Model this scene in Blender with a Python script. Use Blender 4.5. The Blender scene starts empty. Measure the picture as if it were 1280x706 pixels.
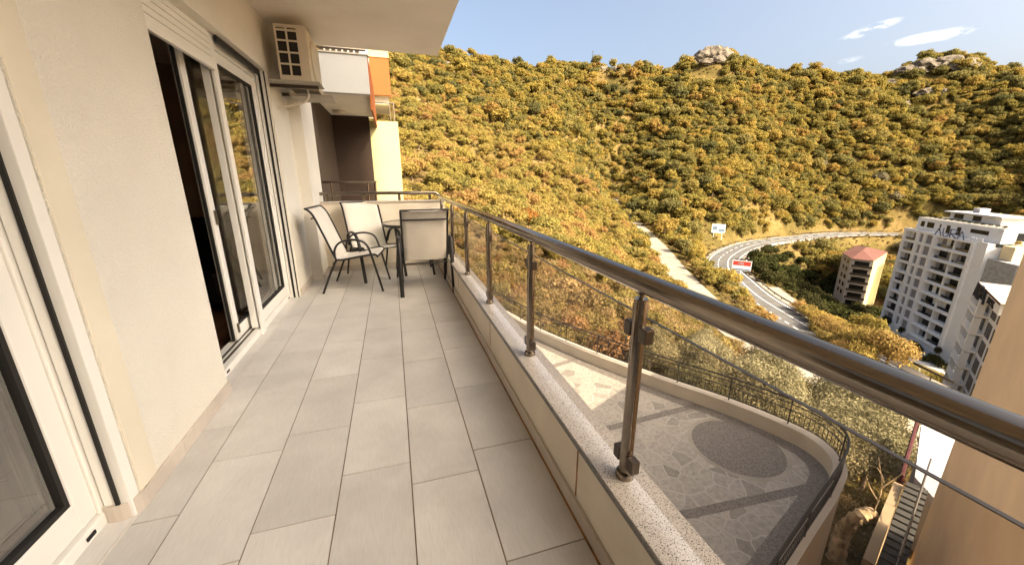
import bpy, bmesh, math, random
import numpy as np
from mathutils import Vector, Matrix, Quaternion

S = bpy.context.scene
C = S.collection
R = math.radians

# ------------------------------------------------------------------ camera, sky, sun, exposure
EYE = 1.36
cam = bpy.data.objects.new("camera", bpy.data.cameras.new("camera"))
C.objects.link(cam)
cam.location = (0, 0, EYE)
cam.rotation_euler = (R(90 - 15.64), 0, R(-17.1))
cam.data.sensor_width = 36
cam.data.lens = 475 / 1280 * 36
cam.data.clip_start = 0.02
cam.data.clip_end = 5000
S.camera = cam

SUN_EL = 38.0
sx, sy = 0.529, -0.848
SUN_DIR = Vector((sx * math.cos(R(SUN_EL)), sy * math.cos(R(SUN_EL)), math.sin(R(SUN_EL))))
W = bpy.data.worlds.new("World"); S.world = W
W.use_nodes = True
nt = W.node_tree; nt.nodes.clear()
w_out = nt.nodes.new("ShaderNodeOutputWorld")
w_bg = nt.nodes.new("ShaderNodeBackground")
w_sky = nt.nodes.new("ShaderNodeTexSky")
w_sky.sky_type = 'NISHITA'
w_sky.sun_disc = False
w_sky.sun_elevation = R(SUN_EL)
w_sky.sun_rotation = math.atan2(sx, sy)
w_sky.altitude = 100
w_sky.air_density = 0.6
w_sky.dust_density = 9.0
w_sky.ozone_density = 1.0
w_bg.inputs[1].default_value = 0.15
# two small wisps of cloud, laid out by direction on the sky dome
tc = nt.nodes.new("ShaderNodeTexCoord")
noi = nt.nodes.new("ShaderNodeTexNoise")
noi.inputs["Scale"].default_value = 19; noi.inputs["Detail"].default_value = 8
noi.inputs["Roughness"].default_value = 0.65
mp0 = nt.nodes.new("ShaderNodeMapping"); mp0.inputs["Scale"].default_value = (1, 1, 2.4)
nt.links.new(tc.outputs["Generated"], mp0.inputs[0]); nt.links.new(mp0.outputs[0], noi.inputs["Vector"])
def cloud_mask(az, slope, wa, wz, tilt, gain):
    # direction components: along the horizon, and up
    a = R(az)
    cen = Vector((math.sin(a), math.cos(a), slope)).normalized()
    right = Vector((math.cos(a), -math.sin(a), 0))
    up = right.cross(cen).normalized()
    r2 = (right + up * tilt).normalized(); u2 = (up - right * tilt).normalized()
    def dotn(v, s):
        d = nt.nodes.new("ShaderNodeVectorMath"); d.operation = 'DOT_PRODUCT'
        d.inputs[1].default_value = v
        nrm = nt.nodes.new("ShaderNodeVectorMath"); nrm.operation = 'NORMALIZE'
        nt.links.new(tc.outputs["Generated"], nrm.inputs[0]); nt.links.new(nrm.outputs[0], d.inputs[0])
        m = nt.nodes.new("ShaderNodeMath"); m.operation = 'SUBTRACT'; m.inputs[1].default_value = v.dot(cen)
        nt.links.new(d.outputs["Value"], m.inputs[0])
        m2 = nt.nodes.new("ShaderNodeMath"); m2.operation = 'DIVIDE'; m2.inputs[1].default_value = s
        nt.links.new(m.outputs[0], m2.inputs[0])
        m3 = nt.nodes.new("ShaderNodeMath"); m3.operation = 'POWER'; m3.inputs[1].default_value = 2
        ab = nt.nodes.new("ShaderNodeMath"); ab.operation = 'ABSOLUTE'
        nt.links.new(m2.outputs[0], ab.inputs[0]); nt.links.new(ab.outputs[0], m3.inputs[0])
        return m3
    x, y = dotn(r2, wa), dotn(u2, wz)
    add = nt.nodes.new("ShaderNodeMath"); add.operation = 'ADD'
    nt.links.new(x.outputs[0], add.inputs[0]); nt.links.new(y.outputs[0], add.inputs[1])
    inv = nt.nodes.new("ShaderNodeMath"); inv.operation = 'SUBTRACT'; inv.inputs[0].default_value = 1
    nt.links.new(add.outputs[0], inv.inputs[1])
    # soft falloff, broken up by noise
    cl = nt.nodes.new("ShaderNodeMath"); cl.operation = 'MULTIPLY'; cl.inputs[1].default_value = 1.0; cl.use_clamp = True
    nt.links.new(inv.outputs[0], cl.inputs[0])
    sq = nt.nodes.new("ShaderNodeMath"); sq.operation = 'POWER'; sq.inputs[1].default_value = 1.4
    nt.links.new(cl.outputs[0], sq.inputs[0])
    ns = nt.nodes.new("ShaderNodeMath"); ns.operation = 'MULTIPLY_ADD'; ns.use_clamp = True
    ns.inputs[1].default_value = 5.5; ns.inputs[2].default_value = -2.35
    nt.links.new(noi.outputs[0], ns.inputs[0])
    g = nt.nodes.new("ShaderNodeMath"); g.operation = 'MULTIPLY'; g.inputs[1].default_value = gain; g.use_clamp = True
    nt.links.new(ns.outputs[0], g.inputs[0])
    pos = nt.nodes.new("ShaderNodeMath"); pos.operation = 'MULTIPLY'; pos.use_clamp = True
    nt.links.new(sq.outputs[0], pos.inputs[0]); nt.links.new(g.outputs[0], pos.inputs[1])
    return pos
masks = [cloud_mask(61.2, 0.222, 0.058, 0.0095, 0.02, 1.1), cloud_mask(56.6, 0.250, 0.044, 0.009, 0.20, 0.85),
         cloud_mask(55.6, 0.205, 0.022, 0.006, 0.05, 0.3)]
mx = masks[0]
for k in masks[1:]:
    m = nt.nodes.new("ShaderNodeMath"); m.operation = 'MAXIMUM'
    nt.links.new(mx.outputs[0], m.inputs[0]); nt.links.new(k.outputs[0], m.inputs[1]); mx = m
tint = nt.nodes.new("ShaderNodeMixRGB"); tint.blend_type = 'MULTIPLY'; tint.inputs[0].default_value = 1
tint.inputs[2].default_value = (1.03, 1.0, 0.875, 1)
nt.links.new(w_sky.outputs[0], tint.inputs[1])
mix = nt.nodes.new("ShaderNodeMixRGB"); mix.inputs[2].default_value = (4.9, 4.6, 4.2, 1)
nt.links.new(mx.outputs[0], mix.inputs[0]); nt.links.new(tint.outputs[0], mix.inputs[1])
nt.links.new(mix.outputs[0], w_bg.inputs[0]); nt.links.new(w_bg.outputs[0], w_out.inputs[0])

sun = bpy.data.objects.new("sun", bpy.data.lights.new("sun", 'SUN'))
C.objects.link(sun)
sun.data.energy = 3.6
sun.data.angle = R(0.5)
sun.data.color = (1.0, 0.865, 0.65)
sun.rotation_euler = SUN_DIR.to_track_quat('Z', 'Y').to_euler()
S.view_settings.view_transform = 'Standard'
S.view_settings.look = 'None'
S.view_settings.gamma = 1
S.view_settings.use_curve_mapping = False
S.view_settings.exposure = 1.72
S.render.engine = 'CYCLES'
S.cycles.max_bounces = 10
S.cycles.diffuse_bounces = 6
S.cycles.transparent_max_bounces = 24
S.cycles.caustics_reflective = False
S.cycles.caustics_refractive = False
S.cycles.sample_clamp_indirect = 6
S.cycles.use_denoising = True

# ------------------------------------------------------------------ helpers
def tag(o, label=None, cat=None, group=None, kind=None):
    if label: o['label'] = label
    if cat: o['category'] = cat
    if group: o['group'] = group
    if kind: o['kind'] = kind
    return o

def empty(name, loc, label=None, cat=None, group=None):
    o = bpy.data.objects.new(name, None); C.objects.link(o)
    o.location = loc; o.empty_display_size = 0.2
    return tag(o, label, cat, group)

_inv = {}
def adopt(o, parent):
    """parent a mesh made in world coordinates under an (unrotated) thing"""
    p = Vector((0, 0, 0)); q = parent
    while q is not None:
        if q.type == 'EMPTY': p += Vector(q.location)
        q = q.parent
    o.parent = parent
    if parent.type == 'EMPTY':
        o.matrix_parent_inverse = Matrix.Translation(-Vector(parent.location))
    return o

def obj(name, bm, mat, parent=None, smooth=False):
    me = bpy.data.meshes.new(name)
    bm.normal_update(); bm.to_mesh(me); bm.free()
    o = bpy.data.objects.new(name, me); C.objects.link(o)
    for m in (mat if isinstance(mat, (list, tuple)) else [mat]): me.materials.append(m)
    if smooth:
        me.polygons.foreach_set("use_smooth", [True] * len(me.polygons))
        try:
            me.set_sharp_from_angle(angle=R(40))
        except Exception: pass
    if parent is not None: adopt(o, parent)
    return o

def NB(): return bmesh.new()

def box(bm, x0, x1, y0, y1, z0, z1, bev=0.0, mi=0, M=None):
    vs = [bm.verts.new(p) for p in ((x0,y0,z0),(x1,y0,z0),(x1,y1,z0),(x0,y1,z0),(x0,y0,z1),(x1,y0,z1),(x1,y1,z1),(x0,y1,z1))]
    fs = [bm.faces.new([vs[i] for i in f]) for f in ((3,2,1,0),(4,5,6,7),(0,1,5,4),(1,2,6,5),(2,3,7,6),(3,0,4,7))]
    for f in fs: f.material_index = mi
    if bev > 0:
        es = list({e for f in fs for e in f.edges})
        r = bmesh.ops.bevel(bm, geom=es, offset=bev, segments=2, affect='EDGES', profile=0.6)
        for f in r['faces']: f.material_index = mi
        vs = list({v for f in r['faces'] for v in f.verts} | {v for v in vs if v.is_valid})
    if M is not None:
        for v in vs: v.co = M @ v.co
    return vs

def frame_of(t):
    t = t.normalized()
    a = Vector((0, 0, 1)) if abs(t.z) < 0.9 else Vector((1, 0, 0))
    u = t.cross(a).normalized(); v = t.cross(u).normalized()
    return u, v

def tube(bm, pts, r, seg=10, cap=True, flat=1.0, up=None):
    """sweep a circle (or an ellipse: flat) along points; r number or list"""
    pts = [Vector(p) for p in pts]; n = len(pts)
    rs = r if isinstance(r, (list, tuple)) else [r] * n
    rings = []; u = None
    for i, p in enumerate(pts):
        t = (pts[min(i+1, n-1)] - pts[max(i-1, 0)]).normalized()
        if u is None:
            u, v = frame_of(t)
            if up is not None:
                u = (Vector(up) - t * t.dot(Vector(up))).normalized(); v = t.cross(u)
        else:
            u = (u - t * u.dot(t)).normalized(); v = t.cross(u).normalized()
        rings.append([bm.verts.new(p + (u * math.cos(a) * flat + v * math.sin(a)) * rs[i])
                      for a in [2 * math.pi * k / seg for k in range(seg)]])
    for a, b in zip(rings, rings[1:]):
        for k in range(seg):
            bm.faces.new((a[k], b[k], b[(k+1) % seg], a[(k+1) % seg]))
    if cap:
        bm.faces.new(rings[0]); bm.faces.new(list(reversed(rings[-1])))

def lathe(bm, prof, cen=(0, 0, 0), seg=20):
    """profile [(r,z)...] spun round z"""
    cx, cy, cz = cen; rings = []
    for r, z in prof:
        rings.append([bm.verts.new((cx + r * math.cos(2*math.pi*k/seg), cy + r * math.sin(2*math.pi*k/seg), cz + z)) for k in range(seg)])
    for a, b in zip(rings, rings[1:]):
        for k in range(seg): bm.faces.new((a[k], a[(k+1) % seg], b[(k+1) % seg], b[k]))
    bm.faces.new(list(reversed(rings[0]))); bm.faces.new(rings[-1])

def prism(bm, poly, z0, z1, mi=0):
    a = [bm.verts.new((x, y, z0)) for x, y in poly]; b = [bm.verts.new((x, y, z1)) for x, y in poly]
    n = len(poly)
    fs = [bm.faces.new(list(reversed(a))), bm.faces.new(b)]
    for k in range(n): fs.append(bm.faces.new((a[k], a[(k+1) % n], b[(k+1) % n], b[k])))
    for f in fs: f.material_index = mi
    bmesh.ops.recalc_face_normals(bm, faces=fs)

def spline(P, n=8, closed=False):
    P = [Vector(p) for p in P]; out = []
    N = len(P)
    for i in range(N if closed else N - 1):
        p1, p2 = P[i], P[(i+1) % N]
        p0 = P[i-1] if (i > 0 or closed) else p1 * 2 - p2
        p3 = P[(i+2) % N] if (i + 2 < N or closed) else p2 * 2 - p1
        for k in range(n):
            t = k / n
            out.append(0.5 * ((2*p1) + (p2-p0)*t + (2*p0-5*p1+4*p2-p3)*t*t + (3*p1-p0-3*p2+p3)*t*t*t))
    if not closed: out.append(P[-1])
    return out

def rail_pts(P, d):
    """offset a 2D/3D polyline sideways by d (to the right of travel)"""
    out = []
    for i, p in enumerate(P):
        t = P[min(i+1, len(P)-1)] - P[max(i-1, 0)]
        t.z = 0; t.normalize()
        out.append(p + Vector((t.y, -t.x, 0)) * d)
    return out

def ribbon(bm, L, Rr, mi=0):
    a = [bm.verts.new(p) for p in L]; b = [bm.verts.new(p) for p in Rr]
    for k in range(len(a) - 1):
        f = bm.faces.new((a[k], b[k], b[k+1], a[k+1])); f.material_index = mi
        if f.normal.z < 0: pass

def wall_strip(bm, L, Rr, z0, z1):
    """closed band wall between two polylines, from z0 to z1 (numbers)"""
    def ring(P, z): return [bm.verts.new((p.x, p.y, z)) for p in P]
    l0, l1, r0, r1 = ring(L, z0), ring(L, z1), ring(Rr, z0), ring(Rr, z1)
    fs = []
    for k in range(len(L) - 1):
        fs += [bm.faces.new((l0[k], l0[k+1], l1[k+1], l1[k])), bm.faces.new((r0[k+1], r0[k], r1[k], r1[k+1])),
               bm.faces.new((l1[k], l1[k+1], r1[k+1], r1[k]))]
    fs += [bm.faces.new((l0[0], l1[0], r1[0], r0[0])), bm.faces.new((l0[-1], r0[-1], r1[-1], l1[-1]))]
    bmesh.ops.recalc_face_normals(bm, faces=fs)

def copy_tree(o, parent=None):
    c = o.copy(); C.objects.link(c)
    if parent is not None: c.parent = parent
    for ch in list(o.children): copy_tree(ch, c)
    return c

# ------------------------------------------------------------------ materials
def mat(name, col, rough=0.8, metal=0.0, var=0.12, scale=6.0, bump=0.0, bscale=60.0, spec=0.4, stain=0.0, stretch=(1, 1, 1)):
    m = bpy.data.materials.new(name); m.use_nodes = True
    n = m.node_tree; b = n.nodes["Principled BSDF"]
    b.inputs["Roughness"].default_value = rough; b.inputs["Metallic"].default_value = metal
    b.inputs["Specular IOR Level"].default_value = spec
    t = n.nodes.new("ShaderNodeTexCoord")
    mp = n.nodes.new("ShaderNodeMapping"); mp.inputs["Scale"].default_value = stretch
    n.links.new(t.outputs["Object"], mp.inputs[0])
    x = n.nodes.new("ShaderNodeTexNoise"); x.inputs["Scale"].default_value = scale; x.inputs["Detail"].default_value = 7
    n.links.new(mp.outputs[0], x.inputs["Vector"])
    r = n.nodes.new("ShaderNodeValToRGB")
    c = np.array(col)
    r.color_ramp.elements[0].position = 0.3; r.color_ramp.elements[1].position = 0.7
    r.color_ramp.elements[0].color = (*(c * (1 - var)), 1); r.color_ramp.elements[1].color = (*np.minimum(c * (1 + var), 0.95), 1)
    n.links.new(x.outputs[0], r.inputs[0])
    last = r.outputs[0]
    if stain > 0:
        y = n.nodes.new("ShaderNodeTexNoise"); y.inputs["Scale"].default_value = scale * 0.35; y.inputs["Detail"].default_value = 9
        y.inputs["Roughness"].default_value = 0.7
        n.links.new(mp.outputs[0], y.inputs["Vector"])
        rr = n.nodes.new("ShaderNodeValToRGB"); rr.color_ramp.elements[0].position = 0.52; rr.color_ramp.elements[1].position = 0.72
        rr.color_ramp.elements[0].color = (0, 0, 0, 1); rr.color_ramp.elements[1].color = (stain, stain, stain, 1)
        n.links.new(y.outputs[0], rr.inputs[0])
        mm = n.nodes.new("ShaderNodeMixRGB"); mm.blend_type = 'MULTIPLY'; mm.inputs[2].default_value = (0.55, 0.48, 0.4, 1)
        n.links.new(rr.outputs[0], mm.inputs[0]); n.links.new(last, mm.inputs[1]); last = mm.outputs[0]
    n.links.new(last, b.inputs["Base Color"])
    if bump > 0:
        z = n.nodes.new("ShaderNodeTexNoise"); z.inputs["Scale"].default_value = bscale; z.inputs["Detail"].default_value = 5
        n.links.new(mp.outputs[0], z.inputs["Vector"])
        bp = n.nodes.new("ShaderNodeBump"); bp.inputs["Strength"].default_value = bump; bp.inputs["Distance"].default_value = 0.01
        n.links.new(z.outputs[0], bp.inputs["Height"]); n.links.new(bp.outputs[0], b.inputs["Normal"])
    return m

def glass_mat(name, tint=(0.86, 0.84, 0.8), ior=1.5, gain=1.0):
    """thin clear pane: transparent, with a mirror part that grows at grazing angles"""
    m = bpy.data.materials.new(name); m.use_nodes = True
    n = m.node_tree; n.nodes.clear()
    o = n.nodes.new("ShaderNodeOutputMaterial"); mxs = n.nodes.new("ShaderNodeMixShader")
    tr = n.nodes.new("ShaderNodeBsdfTransparent"); tr.inputs[0].default_value = (*tint, 1)
    gl = n.nodes.new("ShaderNodeBsdfGlossy"); gl.inputs["Roughness"].default_value = 0.0; gl.inputs[0].default_value = (1, 1, 1, 1)
    lw = n.nodes.new("ShaderNodeLayerWeight"); lw.inputs[0].default_value = 0.5
    pw = n.nodes.new("ShaderNodeMath"); pw.operation = 'POWER'; pw.inputs[1].default_value = 5.0
    n.links.new(lw.outputs["Facing"], pw.inputs[0])
    f0 = ((ior - 1) / (ior + 1)) ** 2
    mu = n.nodes.new("ShaderNodeMath"); mu.operation = 'MULTIPLY_ADD'; mu.inputs[1].default_value = (1 - f0) * min(gain, 1); mu.inputs[2].default_value = f0 * gain; mu.use_clamp = True
    n.links.new(pw.outputs[0], mu.inputs[0]); n.links.new(mu.outputs[0], mxs.inputs[0])
    n.links.new(tr.outputs[0], mxs.inputs[1]); n.links.new(gl.outputs[0], mxs.inputs[2]); n.links.new(mxs.outputs[0], o.inputs[0])
    return m

def leaf_mat(name, cols, trans=0.35, tone=0.35):
    m = bpy.data.materials.new(name); m.use_nodes = True
    n = m.node_tree; n.nodes.clear()
    o = n.nodes.new("ShaderNodeOutputMaterial")
    info = n.nodes.new("ShaderNodeObjectInfo"); r = n.nodes.new("ShaderNodeValToRGB")
    r.color_ramp.elements[0].position = 0; r.color_ramp.elements[0].color = (*cols[0], 1)
    r.color_ramp.elements[1].position = 1; r.color_ramp.elements[1].color = (*cols[-1], 1)
    for k, c in enumerate(cols[1:-1]):
        e = r.color_ramp.elements.new((k + 1) / (len(cols) - 1)); e.color = (*c, 1)
    n.links.new(info.outputs["Random"], r.inputs[0])
    at = n.nodes.new("ShaderNodeAttribute"); at.attribute_name = "tone"
    ml = n.nodes.new("ShaderNodeMath"); ml.operation = 'MULTIPLY_ADD'; ml.inputs[1].default_value = tone * 2; ml.inputs[2].default_value = 1 - tone
    n.links.new(at.outputs["Fac"], ml.inputs[0])
    vm = n.nodes.new("ShaderNodeVectorMath"); vm.operation = 'SCALE'
    n.links.new(r.outputs[0], vm.inputs[0]); n.links.new(ml.outputs[0], vm.inputs["Scale"])
    d = n.nodes.new("ShaderNodeBsdfDiffuse"); t = n.nodes.new("ShaderNodeBsdfTranslucent")
    n.links.new(vm.outputs[0], d.inputs[0]); n.links.new(vm.outputs[0], t.inputs[0])
    mxs = n.nodes.new("ShaderNodeMixShader"); mxs.inputs[0].default_value = trans
    n.links.new(d.outputs[0], mxs.inputs[1]); n.links.new(t.outputs[0], mxs.inputs[2]); n.links.new(mxs.outputs[0], o.inputs[0])
    return m

M = {}
M['plaster'] = mat("plaster", (0.79, 0.755, 0.68), 0.92, var=0.045, scale=1.6, bump=1.0, bscale=130, spec=0.2, stain=0.10)
M['plaster_warm'] = mat("plaster_warm", (0.74, 0.68, 0.56), 0.92, var=0.06, scale=3.0, bump=0.4, bscale=260, spec=0.2)
M['soffit'] = mat("soffit", (0.74, 0.69, 0.62), 0.95, var=0.06, scale=1.2, bump=0.15, bscale=90, spec=0.15, stain=0.25)
M['parapet'] = mat("parapet_paint", (0.74, 0.67, 0.56), 0.9, var=0.06, scale=3, bump=0.2, bscale=150, spec=0.2, stain=0.3)
M['skirt'] = mat("skirting_tile", (0.54, 0.48, 0.42), 0.55, var=0.12, scale=4, bump=0.05)
M['grout'] = mat("grout", (0.20, 0.145, 0.10), 0.95, var=0.2, scale=9)
M['grout_white'] = mat("pale_grout", (0.62, 0.59, 0.55), 0.95, var=0.08, scale=9)
M['upvc'] = mat("white_plastic", (0.80, 0.785, 0.75), 0.32, var=0.03, scale=3, spec=0.5)
M['rubber'] = mat("black_rubber", (0.012, 0.011, 0.01), 0.6, var=0.1)
M['steel'] = mat("brushed_steel", (0.235, 0.195, 0.155), 0.18, metal=1.0, var=0.08, scale=30, bump=0.03, bscale=200, stretch=(1, 0.05, 1))
M['steel_dark'] = mat("dark_steel", (0.10, 0.08, 0.065), 0.4, metal=0.8, var=0.1)
M['iron'] = mat("painted_iron", (0.035, 0.032, 0.03), 0.5, metal=0.3, var=0.2)
M['black'] = mat("black_frame", (0.013, 0.012, 0.012), 0.38, var=0.1)
M['acwhite'] = mat("unit_white", (0.62, 0.55, 0.44), 0.45, var=0.05, scale=3)
M['dark'] = mat("dark_void", (0.015, 0.013, 0.012), 0.7)
M['glass'] = glass_mat("clear_glass", (0.87, 0.845, 0.81), 1.5, 0.32)
M['doorglass'] = glass_mat("door_glass", (0.86, 0.85, 0.82), 1.55, 4.5)
M['tableglass'] = glass_mat("table_glass", (0.55, 0.58, 0.56), 1.6, 2.0)
M['winglass'] = mat("window_glass", (0.03, 0.03, 0.032), 0.08, var=0.2, spec=0.7)
M['winbronze'] = mat("window_glass_dark", (0.012, 0.011, 0.010), 0.25, var=0.3, spec=0.25)
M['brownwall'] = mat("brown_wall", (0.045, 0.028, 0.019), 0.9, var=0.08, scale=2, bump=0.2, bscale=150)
M['yellow'] = mat("yellow_wall", (0.50, 0.44, 0.23), 0.9, var=0.04, scale=1.5, bump=0.2, bscale=150, spec=0.2)
M['orange'] = mat("orange_wall", (0.33, 0.105, 0.033), 0.9, var=0.05, scale=1.5, spec=0.2)
M['whitewall'] = mat("white_wall", (0.80, 0.79, 0.77), 0.85, var=0.04, scale=1.5, bump=0.15, bscale=120, spec=0.2, stain=0.12)
M['greywhite'] = mat("grey_white_wall", (0.40, 0.41, 0.42), 0.9, var=0.05, scale=1.5, bump=0.2, bscale=120)
M['greyblind'] = mat("grey_blind", (0.27, 0.255, 0.25), 0.8, var=0.1)
M['peach'] = mat("peach_plaster", (0.80, 0.585, 0.375), 0.93, var=0.07, scale=0.8, bump=0.6, bscale=70, spec=0.15, stain=0.16)
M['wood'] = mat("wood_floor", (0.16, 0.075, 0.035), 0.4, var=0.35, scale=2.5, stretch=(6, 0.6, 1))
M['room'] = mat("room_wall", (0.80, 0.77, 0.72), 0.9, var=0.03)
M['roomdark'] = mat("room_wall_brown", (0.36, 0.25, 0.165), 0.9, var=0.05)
M['curtain'] = mat("curtain_cloth", (0.66, 0.64, 0.60), 0.9, var=0.06, scale=6, stretch=(1, 1, 0.05))
M['sofa'] = mat("dark_cloth", (0.012, 0.010, 0.012), 0.9)
M['concrete'] = mat("concrete", (0.36, 0.33, 0.28), 0.92, var=0.15, scale=1.5, bump=0.2, bscale=40, stain=0.4)
M['wallcream'] = mat("cream_render", (0.54, 0.485, 0.41), 0.92, var=0.08, scale=1.0, bump=0.2, bscale=60, stain=0.35)
M['bandgrey'] = mat("pebble_band", (0.20, 0.18, 0.165), 0.95, var=0.4, scale=22, bump=0.5, bscale=70)
M['asphalt'] = mat("asphalt", (0.095, 0.09, 0.085), 0.9, var=0.2, scale=0.4, bump=0.1, bscale=20)
M['dirtroad'] = mat("pale_gravel", (0.26, 0.22, 0.175), 0.97, var=0.18, scale=0.5, bump=0.3, bscale=8)
M['paint'] = mat("road_paint", (0.72, 0.70, 0.66), 0.8, var=0.1)
M['rust'] = mat("rust_red", (0.055, 0.009, 0.008), 0.7, var=0.25)
M['whiteroof'] = mat("white_roof", (0.40, 0.40, 0.42), 0.7, var=0.05, scale=1.0, stain=0.15)
M['redroof'] = mat("red_tiles", (0.13, 0.05, 0.037), 0.85, var=0.2, scale=1.5)
M['beige'] = mat("beige_block", (0.44, 0.39, 0.34), 0.9, var=0.08, scale=0.4, stain=0.2)
M['gold'] = mat("ochre_block", (0.62, 0.44, 0.20), 0.9, var=0.06, scale=0.4)
M['creamblock'] = mat("cream_block", (0.70, 0.58, 0.36), 0.9, var=0.05, scale=0.4)
M['stone'] = mat("stone_cladding", (0.36, 0.35, 0.34), 0.9, var=0.25, scale=1.3, bump=0.4, bscale=6, stretch=(1, 1, 2.5))
M['bark'] = mat("bark", (0.16, 0.11, 0.07), 0.95, var=0.35, scale=5, bump=0.6, bscale=14, stretch=(1, 1, 0.3))
M['deadwood'] = mat("dead_wood", (0.40, 0.29, 0.17), 0.95, var=0.6, scale=6, bump=1.0, bscale=16, stretch=(1, 1, 0.5))
M['rock'] = mat("limestone", (0.125, 0.102, 0.076), 0.95, var=0.35, scale=0.25, bump=1.0, bscale=0.9)
M['sign_red'] = mat("sign_red", (0.50, 0.045, 0.03), 0.5, var=0.05)
M['sign_white'] = mat("sign_white", (0.78, 0.78, 0.78), 0.5, var=0.04)
M['sign_blue'] = mat("sign_blue", (0.16, 0.22, 0.30), 0.5, var=0.3)
M['letter_navy'] = mat("letter_navy", (0.06, 0.065, 0.12), 0.5, var=0.05)
M['letter_black'] = mat("letter_black", (0.012, 0.013, 0.022), 0.5, var=0.05)
M['letter_white'] = mat("letter_white", (0.80, 0.80, 0.80), 0.5, var=0.02)
M['sealant'] = mat("rusty_sealant", (0.30, 0.155, 0.07), 0.9, var=0.4, scale=12)
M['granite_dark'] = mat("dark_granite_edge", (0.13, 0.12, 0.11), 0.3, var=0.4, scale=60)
M['cheek'] = mat("ochre_render", (0.36, 0.27, 0.17), 0.92, var=0.12, scale=1.5, bump=0.3)
M['steps'] = mat("grey_boards", (0.055, 0.053, 0.05), 0.8, var=0.25, scale=3)

def sling_mat():
    m = mat("woven_sling", (0.60, 0.565, 0.51), 0.85, var=0.06, scale=5, bump=0.0)
    n = m.node_tree; b = n.nodes["Principled BSDF"]
    t = n.nodes.new("ShaderNodeTexCoord"); wv = n.nodes.new("ShaderNodeTexWave")
    wv.inputs["Scale"].default_value = 90; wv.bands_direction = 'Y'
    n.links.new(t.outputs["Object"], wv.inputs["Vector"])
    bp = n.nodes.new("ShaderNodeBump"); bp.inputs["Strength"].default_value = 0.25; bp.inputs["Distance"].default_value = 0.002
    n.links.new(wv.outputs[0], bp.inputs["Height"]); n.links.new(bp.outputs[0], b.inputs["Normal"])
    return m
M['sling'] = sling_mat()

def tile_mat():
    m = mat("floor_tile", (0.575, 0.56, 0.54), 0.42, var=0.10, scale=3.0, bump=0.12, bscale=150, spec=0.35, stain=0.22)
    n = m.node_tree; b = n.nodes["Principled BSDF"]
    src = b.inputs["Base Color"].links[0].from_socket
    at = n.nodes.new("ShaderNodeAttribute"); at.attribute_name = "tone"
    ml = n.nodes.new("ShaderNodeMath"); ml.operation = 'MULTIPLY_ADD'; ml.inputs[1].default_value = 0.17; ml.inputs[2].default_value = 0.91
    n.links.new(at.outputs["Fac"], ml.inputs[0])
    vm = n.nodes.new("ShaderNodeVectorMath"); vm.operation = 'SCALE'
    n.links.new(src, vm.inputs[0]); n.links.new(ml.outputs[0], vm.inputs["Scale"])
    # fine brushed streaks along the tile
    t = n.nodes.new("ShaderNodeTexCoord"); mp = n.nodes.new("ShaderNodeMapping"); mp.inputs["Scale"].default_value = (60, 6, 1); mp.inputs["Rotation"].default_value = (0, 0, R(18))
    n.links.new(t.outputs["Object"], mp.inputs[0])
    x = n.nodes.new("ShaderNodeTexNoise"); x.inputs["Scale"].default_value = 2.5; x.inputs["Detail"].default_value = 6
    n.links.new(mp.outputs[0], x.inputs["Vector"])
    rr = n.nodes.new("ShaderNodeMapRange"); rr.inputs[1].default_value = 0.3; rr.inputs[2].default_value = 0.75
    rr.inputs[3].default_value = 0.93; rr.inputs[4].default_value = 1.05
    n.links.new(x.outputs[0], rr.inputs[0])
    v2 = n.nodes.new("ShaderNodeVectorMath"); v2.operation = 'SCALE'
    n.links.new(vm.outputs[0], v2.inputs[0]); n.links.new(rr.outputs[0], v2.inputs["Scale"])
    n.links.new(v2.outputs[0], b.inputs["Base Color"])
    return m
M['tile'] = tile_mat()

def granite_mat():
    m = mat("speckled_granite", (0.60, 0.575, 0.55), 0.16, var=0.06, scale=4, spec=0.5)
    n = m.node_tree; b = n.nodes["Principled BSDF"]
    src = b.inputs["Base Color"].links[0].from_socket
    t = n.nodes.new("ShaderNodeTexCoord")
    x = n.nodes.new("ShaderNodeTexNoise"); x.inputs["Scale"].default_value = 230; x.inputs["Detail"].default_value = 3
    n.links.new(t.outputs["Object"], x.inputs["Vector"])
    r = n.nodes.new("ShaderNodeValToRGB"); r.color_ramp.interpolation = 'LINEAR'
    e = r.color_ramp.elements; e[0].position = 0.37; e[0].color = (0.15, 0.14, 0.13, 1); e[1].position = 0.43; e[1].color = (0.72, 0.69, 0.66, 1)
    a = e.new(0.56); a.color = (1.0, 0.97, 0.94, 1); a = e.new(0.62); a.color = (0.55, 0.51, 0.48, 1)
    n.links.new(x.outputs[0], r.inputs[0])
    mm = n.nodes.new("ShaderNodeMixRGB"); mm.blend_type = 'MULTIPLY'; mm.inputs[0].default_value = 1
    n.links.new(src, mm.inputs[1]); n.links.new(r.outputs[0], mm.inputs[2]); n.links.new(mm.outputs[0], b.inputs["Base Color"])
    return m
M['granite'] = granite_mat()

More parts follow.
